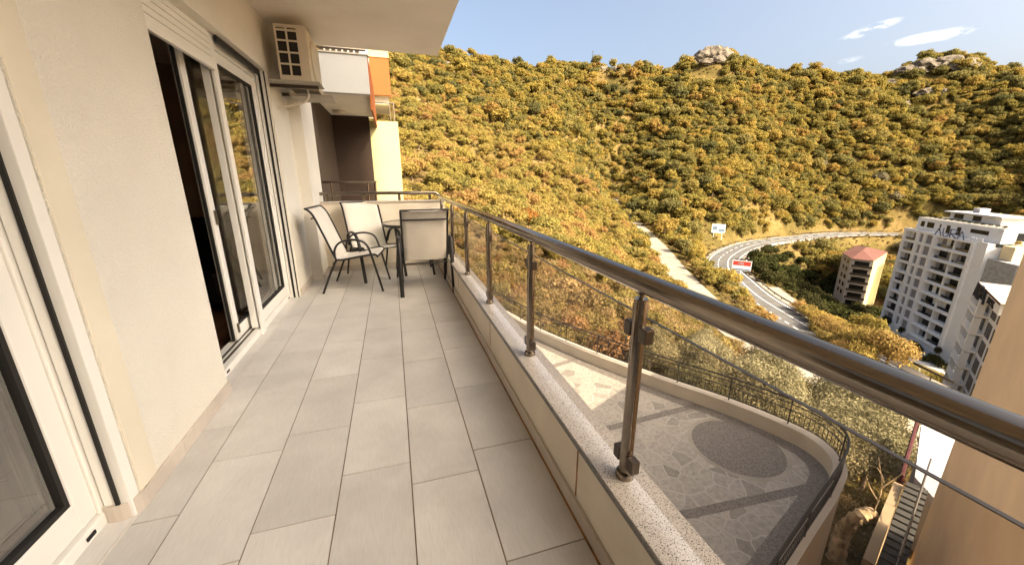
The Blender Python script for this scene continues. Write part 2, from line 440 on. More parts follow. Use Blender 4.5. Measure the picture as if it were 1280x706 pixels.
def crazy_mat():
    m = bpy.data.materials.new("crazy_paving"); m.use_nodes = True
    n = m.node_tree; b = n.nodes["Principled BSDF"]; b.inputs["Roughness"].default_value = 0.85
    t = n.nodes.new("ShaderNodeTexCoord")
    nz = n.nodes.new("ShaderNodeTexNoise"); nz.inputs["Scale"].default_value = 1.3; nz.inputs["Detail"].default_value = 2
    n.links.new(t.outputs["Object"], nz.inputs["Vector"])
    ad = n.nodes.new("ShaderNodeMixRGB"); ad.blend_type = 'ADD'; ad.inputs[0].default_value = 0.35
    n.links.new(t.outputs["Object"], ad.inputs[1]); n.links.new(nz.outputs["Color"], ad.inputs[2])
    v1 = n.nodes.new("ShaderNodeTexVoronoi"); v1.feature = 'DISTANCE_TO_EDGE'; v1.inputs["Scale"].default_value = 2.1
    v2 = n.nodes.new("ShaderNodeTexVoronoi"); v2.inputs["Scale"].default_value = 2.1
    for v in (v1, v2):
        v.voronoi_dimensions = '2D'; v.inputs["Randomness"].default_value = 1
        n.links.new(ad.outputs[0], v.inputs["Vector"])
    sp = n.nodes.new("ShaderNodeSeparateColor"); n.links.new(v2.outputs["Color"], sp.inputs[0])
    r = n.nodes.new("ShaderNodeValToRGB"); e = r.color_ramp.elements
    e[0].color = (0.25, 0.228, 0.203, 1); e[1].color = (0.42, 0.385, 0.34, 1)
    for p, c in ((0.25, (0.35, 0.322, 0.287)), (0.7, (0.38, 0.35, 0.31))):
        k = e.new(p); k.color = (*c, 1)
    n.links.new(sp.outputs[0], r.inputs[0])
    sn = n.nodes.new("ShaderNodeTexNoise"); sn.inputs["Scale"].default_value = 9; sn.inputs["Detail"].default_value = 6
    n.links.new(t.outputs["Object"], sn.inputs["Vector"])
    mr = n.nodes.new("ShaderNodeMapRange"); mr.inputs[1].default_value = 0.3; mr.inputs[2].default_value = 0.7; mr.inputs[3].default_value = 0.8; mr.inputs[4].default_value = 1.15
    n.links.new(sn.outputs[0], mr.inputs[0])
    sc = n.nodes.new("ShaderNodeVectorMath"); sc.operation = 'SCALE'; n.links.new(r.outputs[0], sc.inputs[0]); n.links.new(mr.outputs[0], sc.inputs["Scale"])
    ed = n.nodes.new("ShaderNodeMapRange"); ed.inputs[1].default_value = 0.02; ed.inputs[2].default_value = 0.06; ed.inputs[3].default_value = 1; ed.inputs[4].default_value = 0
    n.links.new(v1.outputs["Distance"], ed.inputs[0])
    mx_ = n.nodes.new("ShaderNodeMixRGB"); mx_.inputs[2].default_value = (0.45, 0.42, 0.38, 1)
    n.links.new(ed.outputs[0], mx_.inputs[0]); n.links.new(sc.outputs[0], mx_.inputs[1]); n.links.new(mx_.outputs[0], b.inputs["Base Color"])
    bp = n.nodes.new("ShaderNodeBump"); bp.inputs["Strength"].default_value = 0.6; bp.inputs["Distance"].default_value = 0.02; bp.invert = True
    n.links.new(ed.outputs[0], bp.inputs["Height"]); n.links.new(bp.outputs[0], b.inputs["Normal"])
    return m
M['crazy'] = crazy_mat()

def ground_mat():
    m = bpy.data.materials.new("dry_hillside"); m.use_nodes = True
    n = m.node_tree; b = n.nodes["Principled BSDF"]; b.inputs["Roughness"].default_value = 0.98; b.inputs["Specular IOR Level"].default_value = 0.1
    t = n.nodes.new("ShaderNodeTexCoord")
    a = n.nodes.new("ShaderNodeTexNoise"); a.inputs["Scale"].default_value = 0.06; a.inputs["Detail"].default_value = 10; a.inputs["Roughness"].default_value = 0.68
    n.links.new(t.outputs["Object"], a.inputs["Vector"])
    r = n.nodes.new("ShaderNodeValToRGB"); e = r.color_ramp.elements
    e[0].position = 0.3; e[0].color = (0.055, 0.045, 0.014, 1); e[1].position = 0.75; e[1].color = (0.27, 0.175, 0.075, 1)
    for p, c in ((0.45, (0.10, 0.075, 0.022)), (0.58, (0.16, 0.11, 0.038))):
        k = e.new(p); k.color = (*c, 1)
    n.links.new(a.outputs[0], r.inputs[0])
    f = n.nodes.new("ShaderNodeTexNoise"); f.inputs["Scale"].default_value = 1.6; f.inputs["Detail"].default_value = 8; f.inputs["Roughness"].default_value = 0.7
    n.links.new(t.outputs["Object"], f.inputs["Vector"])
    mr = n.nodes.new("ShaderNodeMapRange"); mr.inputs[1].default_value = 0.3; mr.inputs[2].default_value = 0.7; mr.inputs[3].default_value = 0.6; mr.inputs[4].default_value = 1.3
    n.links.new(f.outputs[0], mr.inputs[0])
    sc = n.nodes.new("ShaderNodeVectorMath"); sc.operation = 'SCALE'; n.links.new(r.outputs[0], sc.inputs[0]); n.links.new(mr.outputs[0], sc.inputs["Scale"])
    n.links.new(sc.outputs[0], b.inputs["Base Color"])
    bp = n.nodes.new("ShaderNodeBump"); bp.inputs["Strength"].default_value = 0.8; bp.inputs["Distance"].default_value = 0.3
    n.links.new(f.outputs[0], bp.inputs["Height"]); n.links.new(bp.outputs[0], b.inputs["Normal"])
    return m
M['ground'] = ground_mat()

M['leaf_hill'] = leaf_mat("hill_leaves", [(0.282, 0.220, 0.054), (0.157, 0.144, 0.050), (0.345, 0.261, 0.063), (0.209, 0.181, 0.054), (0.375, 0.267, 0.070), (0.271, 0.224, 0.076), (0.120, 0.117, 0.048), (0.313, 0.240, 0.058), (0.323, 0.203, 0.063)], trans=0.45, tone=0.22)
M['leaf_spur'] = leaf_mat("spur_leaves", [(0.334, 0.253, 0.066), (0.256, 0.209, 0.064), (0.356, 0.253, 0.077), (0.289, 0.237, 0.066), (0.356, 0.214, 0.080), (0.310, 0.242, 0.064), (0.212, 0.186, 0.060)], trans=0.45, tone=0.22)
M['leaf_olive'] = leaf_mat("olive_leaves", [(0.179, 0.157, 0.084), (0.224, 0.190, 0.106), (0.151, 0.134, 0.069)], trans=0.25, tone=0.6)
M['leaf_gold'] = leaf_mat("golden_leaves", [(0.352, 0.251, 0.069), (0.290, 0.215, 0.069), (0.373, 0.239, 0.083)])
M['leaf_dark'] = leaf_mat("dark_leaves", [(0.045, 0.05, 0.018), (0.06, 0.06, 0.02), (0.05, 0.045, 0.02)])  # on the hollow trees the shade is put into this leaf colour
M['leaf_rust'] = leaf_mat("rusty_leaves", [(0.30, 0.10, 0.03), (0.26, 0.11, 0.03)])
M['leaf_dry'] = leaf_mat("dry_scrub", [(0.262, 0.193, 0.070), (0.194, 0.152, 0.051), (0.310, 0.212, 0.102), (0.156, 0.127, 0.044), (0.252, 0.142, 0.063)], tone=0.45)
M['leaf_grey'] = leaf_mat("grey_leaves", [(0.23, 0.20, 0.12), (0.27, 0.23, 0.14)])

exec_after = []
# ------------------------------------------------------------------ terrain
CP = [(9.1,199.8,60.6),(28.9,203,60),(58.2,217.3,61.8),(89.6,233.4,66),(132.5,252.3,75),(156.3,250.2,74),(179.7,240.2,71.5),(201.5,222.2,74),(218.3,213,69.1),(231.5,206.2,62.2),(252.8,196.1,58.1),(272.6,186,55.9),(293.5,181.3,55.4),(341.1,189.1,67.2),(352.3,178.7,67.3),(355.7,159.9,57.5),(356.2,146.1,53.3),(367.1,98.4,49.6),(-33,187.1,59.1),(-78.2,167.7,55.7),
 (4.4,74.9,-1.3),(8.5,124.7,16.2),(32.7,146.4,19.8),(19.3,87.9,-1.6),(7.3,54.5,-5.3),(9.6,36.8,-8.5),(11.7,25.5,-9.2),(17.4,38.2,-10.4),(30.9,68.4,-9.8),(61,137,5.9),(38.9,69.9,-13.6),(16,25.4,-12),(82.5,142.9,-13),(97.6,191.6,21.6),(-19.1,108.3,14.5),(-11.3,64,-1.1),(-42.3,90.6,13.2),
 (50.2,74.7,-20.6),(54.9,75,-23.2),(112.3,183.3,-9.5),(114.8,118.5,-25.6),(109.3,130.2,-24.6),(232.4,146.9,-23.5),(211.2,155.1,-13.9),(223.3,168.9,7.8),(237,183.9,31.6),(145.7,144.2,-11.5),(161.5,163.8,7),(180.6,187,29.6),(299.3,113.1,-8.5),(316.1,125.2,15.5),(129.4,171.7,-1.9),(144,198.2,23.7),(281,105.1,-17.8),(282.5,150.2,8.8),(310.5,172.1,38.2),(317.2,91,15.7),
 (135.7,93.9,-38),(123.3,93.9,-33.5),(143.4,91.3,-44),(81.6,64.5,-28.5),(77,55.7,-28.6),(82.2,53.4,-29.5),(73.5,42.8,-29.3),(68.1,31.5,-30.5),(106.3,43.8,-40.6),(79.5,42.3,-33.6),(50.2,45.9,-23.2),(48.9,38.1,-23.2),(65.1,75.9,-23.2),(85.2,108.6,-23),(99.2,138,-20.5),(132.4,70.4,-41.8),(132.5,59,-41.9),(131.6,47.9,-41.8),(160.2,92.5,-47.9),(197.7,96.4,-44),
 (12,10,-10),(12.5,15,-11),(9.5,18,-9.5),(7.5,24,-8.5),(4.5,30,-7.0),(15,5,-10.3),(20,8,-13),(25,15,-15.5),(24,22,-14.5),(35,20,-20),(45,25,-23.2),(40,38,-21.5),(28,32,-15),(30,45,-14),(0,12,-7.5),(-10,30,-3),(-20,10,-4),(-30,60,6),(0,-20,-9),(20,-20,-14),(60,-20,-30),(100,0,-40),(200,0,-45),(300,50,-30),(13,3,-10.2),(12,-5,-11),(38,5,-22),
 (90,300,45),(150,320,45),(220,290,45),(0,280,40),(330,260,40),(420,210,40),(440,110,35),(430,0,10),(-100,260,40),(-150,100,30),(-120,0,5),(-80,-80,-5),(100,-120,-45),(300,-120,-45),(430,-120,-30)]
CPn = np.array(CP, float)
CPn[:, 2] -= np.where(CPn[:, 2] > 45, 6.0, 0)
def _phi(r2): return np.where(r2 > 1e-9, 0.5 * r2 * np.log(np.maximum(r2, 1e-9)), 0)
_s = 100.0
_P = CPn[:, :2] / _s
_d2 = ((_P[:, None] - _P[None]) ** 2).sum(-1)
_n = len(_P)
_A = np.zeros((_n + 3, _n + 3)); _A[:_n, :_n] = _phi(_d2) + np.eye(_n) * 0.0006
_A[:_n, _n] = 1; _A[:_n, _n+1:] = _P; _A[_n, :_n] = 1; _A[_n+1:, :_n] = _P.T
_w = np.linalg.solve(_A, np.concatenate([CPn[:, 2], np.zeros(3)]))

rng = np.random.default_rng(5)
_waves = [(rng.uniform(0, 2*math.pi), rng.uniform(0.5, 1.6) / L_, L_ * 0.011, rng.uniform(0, 6.28)) for L_ in (60, 45, 34, 26, 20, 15, 12, 9, 7, 5) for _ in range(3)]
def _noise(x, y):
    z = np.zeros_like(x)
    for a, k, amp, ph in _waves:
        z += amp * np.sin((x * math.cos(a) + y * math.sin(a)) * k * 6.28 + ph + 1.3 * np.sin((x * math.sin(a) - y * math.cos(a)) * k * 4.1 + ph * 2))
    return z

HW = spline([(278.2,112.4,-28),(262,126,-28),(228,138.5,-28),(188.6,136.5,-28),(153.1,129.5,-28),(122.6,113.4,-28),(104.5,98,-28),(93.5,82.6,-28),(85.2,69.6,-28),(79.8,57,-28.2),(75,44,-28.6),(70,30,-29)], 10)
PATH = spline([(112.3,183.3,-9.5),(107.5,162,-15.5),(99.2,138,-20),(86.1,107.8,-22.6),(68.4,77,-22.8),(53.5,47.8,-22.9),(50,37.3,-22.9),(48.5,28,-23.2),(47,12,-24)], 10)
SIDE = spline([(96.5,75.5,-28),(91,66,-28.4),(86.5,57.5,-28.8),(83,50,-29.2),(80.5,43,-29.6)], 8)
ROADS = [(HW, 10.5, 6.0), (PATH, 5.8, 7.0), (SIDE, 6.0, 5.0)]

def poly_dist(x, y, P):
    best = np.full(x.shape, 1e9); bz = np.zeros_like(x)
    for a, b in zip(P, P[1:]):
        dx, dy = b.x - a.x, b.y - a.y; L2 = dx*dx + dy*dy
        t = np.clip(((x - a.x) * dx + (y - a.y) * dy) / L2, 0, 1)
        d = np.hypot(x - a.x - t * dx, y - a.y - t * dy)
        k = d < best
        best = np.where(k, d, best); bz = np.where(k, a.z + t * (b.z - a.z), bz)
    return best, bz

def terrain_z(x, y):
    x = np.asarray(x, float); y = np.asarray(y, float); sh = x.shape
    x = x.ravel(); y = y.ravel(); z = np.empty_like(x)
    for i in range(0, len(x), 20000):
        xs, ys = x[i:i+20000] / _s, y[i:i+20000] / _s
        r2 = (xs[:, None] - _P[None, :, 0]) ** 2 + (ys[:, None] - _P[None, :, 1]) ** 2
        z[i:i+20000] = _phi(r2) @ _w[:_n] + _w[_n] + _w[_n+1] * xs + _w[_n+2] * ys
    dist = np.hypot(x, y)
    z += _noise(x, y) * np.clip((dist - 20) / 80, 0, 1)
    # rocky knolls on the ridge
    for cx, cy, h, rr in ((203, 221, 7, 14), (150, 230, 4, 14), (341, 186, 9, 26), (362, 170, 7, 22)):
        z += h * np.exp(-((x - cx) ** 2 + (y - cy) ** 2) / rr ** 2)
    for P, wd, fall in ROADS:
        d, rz = poly_dist(x, y, P)
        t = np.clip((d - wd / 2 - 0.8) / fall, 0, 1); t = t * t * (3 - 2 * t)
        z = rz * (1 - t) + z * t - (1 - t) * 0.12
    # levelled ground under the buildings
    for cx, cy, rr, zz in ((136, 57, 20, -41.6), (160, 90, 14, -47)):
        d = np.hypot(x - cx, y - cy); t = np.clip((d - rr) / 12, 0, 1); t = t * t * (3 - 2 * t)
        z = zz * (1 - t) + z * t
    # the plot of the house and its terrace is cut into the slope
    ex = np.maximum(np.maximum(x - 11.2, -14 - x), 0); ey = np.maximum(np.maximum(y - 19.5, -30 - y), 0)
    e = np.hypot(ex, ey); t = np.clip((e - 0.3) / 5, 0, 1)
    z = np.minimum(z, -9.6 * (1 - t) + (z + 0.0) * t + np.where(t >= 1, 0, 0))
    return z.reshape(sh)

def grid_coords(lo, hi, fine_lo, fine_hi, f, c):
    a = list(np.arange(fine_lo, fine_hi, f))
    b = []; v = fine_hi
    while v < hi: b.append(v); v += c
    q = []; v = fine_lo - c
    while v > lo: q.append(v); v -= c
    return np.array(q[::-1] + a + b)
gx = grid_coords(-260, 620, -40, 60, 1.6, 3.4); gy = grid_coords(-240, 520, -30, 70, 1.6, 3.4)
GX, GY = np.meshgrid(gx, gy, indexing='ij')
GZ = terrain_z(GX, GY)
nx, ny = GX.shape
me = bpy.data.meshes.new("hillside")
co = np.stack([GX, GY, GZ], -1).reshape(-1, 3)
idx = np.arange(nx * ny).reshape(nx, ny)
q = np.stack([idx[:-1, :-1], idx[1:, :-1], idx[1:, 1:], idx[:-1, 1:]], -1).reshape(-1, 4)
def fast_mesh(me, co, quads):
    me.vertices.add(len(co)); me.vertices.foreach_set("co", co.astype(np.float32).ravel())
    me.loops.add(quads.size); me.loops.foreach_set("vertex_index", quads.astype(np.int32).ravel())
    me.polygons.add(len(quads)); me.polygons.foreach_set("loop_start", np.arange(0, quads.size, 4, dtype=np.int32))
    me.polygons.foreach_set("loop_total", np.full(len(quads), 4, dtype=np.int32))
    me.update(calc_edges=True)
fast_mesh(me, co, q)
me.polygons.foreach_set("use_smooth", [True] * len(me.polygons))
me.materials.append(M['ground'])
hill = bpy.data.objects.new("hillside", me); C.objects.link(hill); tag(hill, kind='structure')

def tz(x, y): return float(terrain_z(np.array([x]), np.array([y]))[0])

# ------------------------------------------------------------------ roads
def lift(P, dz): return [p + Vector((0, 0, dz)) for p in P]
b = NB(); ribbon(b, lift(rail_pts(HW, -5.2), .02), lift(rail_pts(HW, 5.2), .02)); o = obj("highway", b, M['asphalt']); tag(o, kind='structure')
b = NB(); ribbon(b, lift(rail_pts(PATH, -2.9), .02), lift(rail_pts(PATH, 2.9), .02)); o = obj("dirt_track", b, M['dirtroad']); tag(o, kind='structure')
b = NB(); ribbon(b, lift(rail_pts(SIDE, -3), .03), lift(rail_pts(SIDE, 3), .03)); o = obj("side_road", b, M['dirtroad']); tag(o, kind='structure')
b = NB()
for d in (-4.5, 4.5): ribbon(b, lift(rail_pts(HW, d - .12), .03), lift(rail_pts(HW, d + .12), .03))
for d in (-1.4,):
    ribbon(b, lift(rail_pts(HW, d - .1), .03), lift(rail_pts(HW, d + .1), .03))
A_, B_ = lift(rail_pts(HW, 1.4), .03), lift(rail_pts(HW, 1.64), .03)
for k in range(0, len(A_) - 1, 2): ribbon(b, A_[k:k+2], B_[k:k+2])
o = obj("road_markings", b, M['paint']); tag(o, kind='structure')
b = NB()
ribbon(b, lift(rail_pts(HW, -7.0), .0), lift(rail_pts(HW, -5.25), .01)); ribbon(b, lift(rail_pts(HW, 5.25), .01), lift(rail_pts(HW, 6.6), .0))
o = obj("road_shoulder", b, M['dirtroad']); tag(o, kind='structure')

def guard_rail(name, P, label, h=0.75, step=3):
    e = empty(name, tuple(P[0]), label, 'guard rail')
    b = NB(); wall_strip(b, P, rail_pts(P, .08), P[0].z + h - .32, P[0].z + h); obj("beam", b, M['steel_dark'], e)
    for p in P[::step]:
        b = NB(); box(b, p.x - .06, p.x + .06, p.y + .02, p.y + .14, p.z, p.z + h); obj("post", b, M['steel_dark'], e)
    return e
guard_rail("guard_rail", rail_pts(HW, -5.9)[60:118], "dark guard rail along the inner edge of the road bend")
guard_rail("guard_rail", rail_pts(HW, 5.9)[10:66], "long guard rail at the foot of the hillside, outer side of the highway")
# kerb wall between highway and side road
P_ = rail_pts(HW, -6.8)[30:62]
e = NB(); wall_strip(e, P_, rail_pts(P_, -.3), -28.2, -27.3); o = obj("roadside_wall", e, M['concrete'])
tag(o, "low pale wall along the inside of the highway curve above the dark trees", "wall")

# two roadside panels
def billboard(name, loc, w, h, leg, yaw, label, face, stripe=None, nleg=2, tilt=0):
    e = empty(name, loc, label, 'sign'); Mx = Matrix.Translation(Vector(loc)) @ Matrix.Rotation(yaw, 4, 'Z')
    b = NB(); box(b, -w/2, w/2, -.06, .06, leg, leg + h, .01, M=Mx); p = obj("panel", b, M['sign_white'], e)
    for (x0, x1, z0, z1, mt) in face:
        b = NB(); box(b, x0*w, x1*w, -.075, -.062, leg + z0*h, leg + z1*h, M=Mx); obj("sign_field", b, mt, p)
    for k in range(nleg):
        x = (k - (nleg-1)/2) * w * .62
        b = NB(); tube(b, [Mx @ Vector((x, .12, -.6)), Mx @ Vector((x, .12, leg + h*.6))], .09, 8); obj("post", b, M['whitewall'], e)
    return e
def ll(az, D, z): return (D * math.sin(R(az)), D * math.cos(R(az)), z)
billboard("billboard", ll(45.6, 186, -24.6), 5.2, 3.7, 2.4, R(-38), "white billboard with a blue-grey picture standing left of the highway bend",
          [(.02, .44, .12, .5, M['sign_blue']), (-.44, -.1, .3, .75, M['sign_blue']), (-.3, .2, .62, .9, M['sign_white'])])
billboard("billboard", ll(48.9, 128, -28.0), 4.9, 2.9, 2.6, R(-48), "red and white advertising sign on a pale post inside the road bend",
          [(-.46, .46, .5, .94, M['sign_red']), (-.2, .1, .6, .8, M['sign_white']), (-.46, .46, .04, .18, M['sign_blue'])], nleg=1)

# ------------------------------------------------------------------ the big white tower block
def local(Lp, Rp, z):
    """matrix: x along the facade from Lp to Rp, y outward (towards the viewer), z up"""
    u = (Vector((Rp[0], Rp[1], 0)) - Vector((Lp[0], Lp[1], 0))); w = u.length; u.normalize()
    n = Vector((u.y, -u.x, 0))
    if n.dot(Vector((-Lp[0], -Lp[1], 0))) < 0: n = -n
    m = Matrix.Identity(4)
    m.col[0][:3] = u; m.col[1][:3] = n; m.col[2][:3] = (0, 0, 1); m.col[3][:3] = (Lp[0], Lp[1], z)
    return m, w
def lbox(b, Mx, x0, x1, y0, y1, z0, z1, bev=0, mi=0):
    vs = box(b, x0, x1, y0, y1, z0, z1, bev, mi, Mx)
    if Mx.determinant() < 0:
        bmesh.ops.reverse_faces(b, faces=list({f for v in vs for f in v.link_faces}))

TM, TW = local((139.9, 71.3), (124, 48.1), -41.5)
tower = empty("apartment_tower", (139.9, 71.3, -41.5), "tall white apartment tower with rows of loggias and a roof garden", "building")
FH = 2.96; NF = 9; H0 = 1.6; HT = 28.6
b = NB()
lbox(b, TM, 0, TW, -16, -1.3, 0, HT - .9)                      # core, set back behind the openings
def cols(b, x0, x1): lbox(b, TM, x0, x1, -1.3, 0, 0, HT)
u = TW
openings = [(.04*u, .19*u), (.235*u, .29*u), (.325*u, .42*u), (.478*u, .672*u), (.688*u, .869*u)]
edges = [0] + [v for o_ in openings for v in o_] + [u]
for k in range(0, len(edges), 2): cols(b, edges[k], edges[k+1])
for (x0, x1) in openings:
    for f in range(NF + 1):
        z0 = H0 + f * FH
        lbox(b, TM, x0, x1, -1.3, -.004, z0 - .36 if f else 0, z0 + .30 if f < NF else HT)
obj("wall", b, M['whitewall'], tower)
b = NB()
for x0, x1 in ((.445*u, .475*u), (.872*u, .90*u)): lbox(b, TM, x0, x1, 0.003, .55, H0 - .6, HT - .4)
for f in range(NF + 1):
    z0 = H0 + f * FH - .2; lbox(b, TM, .475*u, .872*u, .003, .3, z0 - .14, z0 + .3)
obj("facade_frame", b, M['whitewall'], tower)
rnd = random.Random(3)
for f in range(NF):
    z0 = H0 + f * FH + .32; z1 = H0 + (f + 1) * FH - .38
    for j, (x0, x1) in enumerate(openings):
        x0 += .003; x1 -= .003
        if j in (1, 2):
            b = NB(); lbox(b, TM, x0, x1, -.5, -.38, z0, z1); obj("blind", b, M['greyblind'], tower); continue
        b = NB(); lbox(b, TM, x0, x1, -1.25, -1.2, z0, z1)
        w_ = obj("window", b, M['winbronze'], tower)
        n = 3 if j == 0 else 4
        wd = (x1 - x0) / n
        for k in range(n):
            if rnd.random() < .4:
                b = NB(); lbox(b, TM, x0 + k*wd + .04, x0 + (k+1)*wd - .04, -1.18, -1.12, z0 + .003, z1 - .003)
                obj("shutter_panel", b, M['greyblind'] if rnd.random() < .8 else M['whitewall'], w_)
        if rnd.random() < .75:
            b = NB(); lbox(b, TM, x0 + .02, x1 - .02, -.35, -.3, z0 + .05, z0 + .62); obj("balustrade", b, M['winglass'], tower)
# upper storey, set back, with its hedge and pavilions
b = NB(); lbox(b, TM, 1.6, TW + .4, -15, -1.6, HT + .002, HT + 3.2); ph = obj("upper_storey", b, M['whitewall'], tower)
for x0, x1, z0, z1 in ((3.2, 4.6, .9, 2.3), (5.6, 8.2, .9, 2.3), (10.2, 10.7, .6, 2.2), (12.6, 13.8, .3, 2.2), (16, 17.2, .3, 2.2), (20, 25, 1.4, 2.3)):
    b = NB(); lbox(b, TM, x0, x1, -1.62, -1.56, HT + z0, HT + z1); obj("window", b, M['winbronze'], tower)
b = NB(); lbox(b, TM, 1.8, TW + .2, -14.8, -1.9, HT + 3.203, HT + 3.3); obj("roof_deck", b, M['concrete'], tower)
b = NB(); lbox(b, TM, 4.5, 20, -11, -6.5, HT + 3.3, HT + 4.9); obj("roof_pavilion", b, M['whitewall'], tower)
b = NB(); lbox(b, TM, 3.6, 21, -11.8, -5.6, HT + 4.903, HT + 5.25); obj("roof_slab", b, M['whiteroof'], tower)
b = NB(); lbox(b, TM, 9, 11, -10, -8, HT + 5.253, HT + 6.4); obj("chimney", b, M['whiteroof'], tower)
b = NB(); lbox(b, TM, 12, 14.5, -6.48, -6.44, HT + 3.5, HT + 4.7); lbox(b, TM, 6, 9, -6.48, -6.44, HT + 3.5, HT + 4.7); obj("window", b, M['winbronze'], tower)
# sunny flank with its own terraces; sunlight put into its cream colour
b = NB(); lbox(b, TM, TW + .41, TW + 3.4, -14, -2.2, HT - 3.2, HT - .2); s_ = obj("flank_wall", b, M['creamblock'], tower)
b = NB()
for k in range(3): lbox(b, TM, TW + 3.403, TW + 3.45, -6 - k*3.2, -4.2 - k*3.2, HT - 2.8, HT - .9)
obj("window", b, M['winbronze'], tower)
b = NB(); lbox(b, TM, TW + .403, TW + .45, -9, -4, HT + .8, HT + 2.5); obj("window", b, M['winglass'], tower)
b = NB(); lbox(b, TM, TW + .003, TW + 7.2, -14, -.7, 0, HT - 3.25); obj("stone_wing", b, M['stone'], tower)
b = NB(); lbox(b, TM, TW + 7.203, TW + 7.4, -14, -.9, 0, HT - 3.3); obj("sunny_end_wall", b, M['creamblock'], tower)  # lit end of the wing, coloured cream for the sun on it
for f in range(8):
    for k in range(2):
        b = NB(); lbox(b, TM, TW + 7.403, TW + 7.45, -6.4 - k*4, -4.4 - k*4, 3 + f*2.96, 5 + f*2.96); obj("window", b, M['winglass'], tower)
# lettering on the parapet
def text(name, s, Mx, x, z, y, size, m, parent, ext=0.06, lean=0):
    cu = bpy.data.curves.new(name, 'FONT'); cu.body = s; cu.size = size; cu.extrude = ext; cu.space_character = 1.15
    o = bpy.data.objects.new(name, cu); C.objects.link(o)
    dg = bpy.context.evaluated_depsgraph_get(); me = bpy.data.meshes.new_from_object(o.evaluated_get(dg))
    bpy.data.objects.remove(o); bpy.data.curves.remove(cu)
    mirror = Mx.determinant() < 0
    # text plane: local x along facade, y up, facing outward
    T = Matrix(((1, 0, 0, x), (0, 0, -1, y), (0, 1, 0, z), (0, 0, 0, 1)))
    if mirror: T = Matrix(((1, 0, 0, x), (0, 0, 1, y), (0, 1, 0, z), (0, 0, 0, 1)))
    me.transform(Mx @ T)
    if (Mx @ T).determinant() < 0: me.flip_normals()
    ob = bpy.data.objects.new(name, me); C.objects.link(ob); me.materials.append(m); adopt(ob, parent); return ob
def stroke_letters(name, letters, Mx, x, z, y, w, h, gap, th, m, parent):
    """open sans-serif capitals drawn as bars: A without its crossbar"""
    b = NB(); cx = x
    shapes = {'A': [((0, 0), (.5, 1), (1, 0))], 'U': [((0, 1), (0.03, .35), (.25, .02), (.75, .02), (.97, .35), (1, 1))],
              'R': [((0, 0), (0, 1), (.7, .98), (.95, .78), (.7, .52), (.1, .48), (1, 0))]}
    for ch in letters:
        for line in shapes[ch]:
            for (a, c) in zip(line, line[1:]):
                tube(b, [Mx @ Vector((cx + a[0]*w, y, z + a[1]*h)), Mx @ Vector((cx + c[0]*w, y, z + c[1]*h))], th, 6)
        cx += w + gap
    return obj(name, b, m, parent)
stroke_letters("letters", "AURA", TM, 12.4, HT - .25, .25, 2.0, 2.0, .45, .11, M['letter_navy'], tower)
text("letters", "TOWER", TM, 22.2, HT + .05, .2, 1.25, M['letter_white'], tower)
# planting on the roof edge and the balcony of the tower is planted later with the other plants

# ------------------------------------------------------------------ small block with the red hipped roof
SMz = -47
sb = empty("small_block", (153.5, 84, SMz), "beige block of flats with a red hipped roof beside the white tower", "building")
c1, c2, c3 = Vector((150.8, 88.8, 0)), Vector((153.5, 84.0, 0)), Vector((176, 92.9, 0))
c0 = Vector((158.8, 96.9, 0)); c4 = c3 + (c0 - c2) * 1.0
ring = [c0, c1, c2, c3, c4]
b = NB(); prism(b, [(p.x, p.y) for p in ring], SMz, -26.2); obj("wall", b, M['beige'], sb)
cen = sum((p for p in ring), Vector()) / 5
b = NB()
ev = [b.verts.new((p.x + (p.x-cen.x)*.05, p.y + (p.y-cen.y)*.05, -26.1)) for p in ring]
r1 = b.verts.new((cen.x - 3, cen.y - 1.5, -24.3)); r2 = b.verts.new((cen.x + 5, cen.y + 2.0, -24.3))
b.faces.new((ev[0], ev[1], r1)); b.faces.new((ev[1], ev[2], r1)); b.faces.new((ev[2], ev[3], r2, r1)); b.faces.new((ev[3], ev[4], r2)); b.faces.new((ev[4], ev[0], r1, r2))
b.faces.new(list(reversed(ev))); bmesh.ops.recalc_face_normals(b, faces=b.faces[:])
rf = obj("roof", b, M['redroof'], sb)
F2, w2 = local((c2.x, c2.y), (c3.x, c3.y), SMz)
b = NB(); lbox(b, F2, .3, w2, .003, .12, .5, 20.6); obj("sunny_wall", b, M['gold'], sb)  # lit side of the beige block, sunlight put into the wall colour
F1, w1 = local((c1.x, c1.y), (c2.x, c2.y), SMz)
F0, w0 = local((c0.x, c0.y), (c1.x, c1.y), SMz)
for f in range(7):
    z = 1.2 + f * 2.8
    b = NB(); lbox(b, F1, .2, w1 + .2, .003, 1.1, z - .12, z + .05); sl = obj("balcony", b, M['beige'], sb)
    b = NB(); lbox(b, F1, .25, w1 + .15, 1.0, 1.06, z + .053, z + .95); obj("balustrade", b, M['steel_dark'], sl)
    b = NB(); lbox(b, F1, .9, w1 - .8, .003, .05, z + .1, z + 2.1); obj("window", b, M['winbronze'], sb)
    if f > 1:
        b = NB(); lbox(b, F0, w0*.3, w0*.45, .003, .06, z + .6, z + 2); obj("window", b, M['winbronze'], sb)
        b = NB(); lbox(b, F0, w0*.62, w0*.8, .003, .06, z + .6, z + 2); obj("window", b, M['winbronze'], sb)

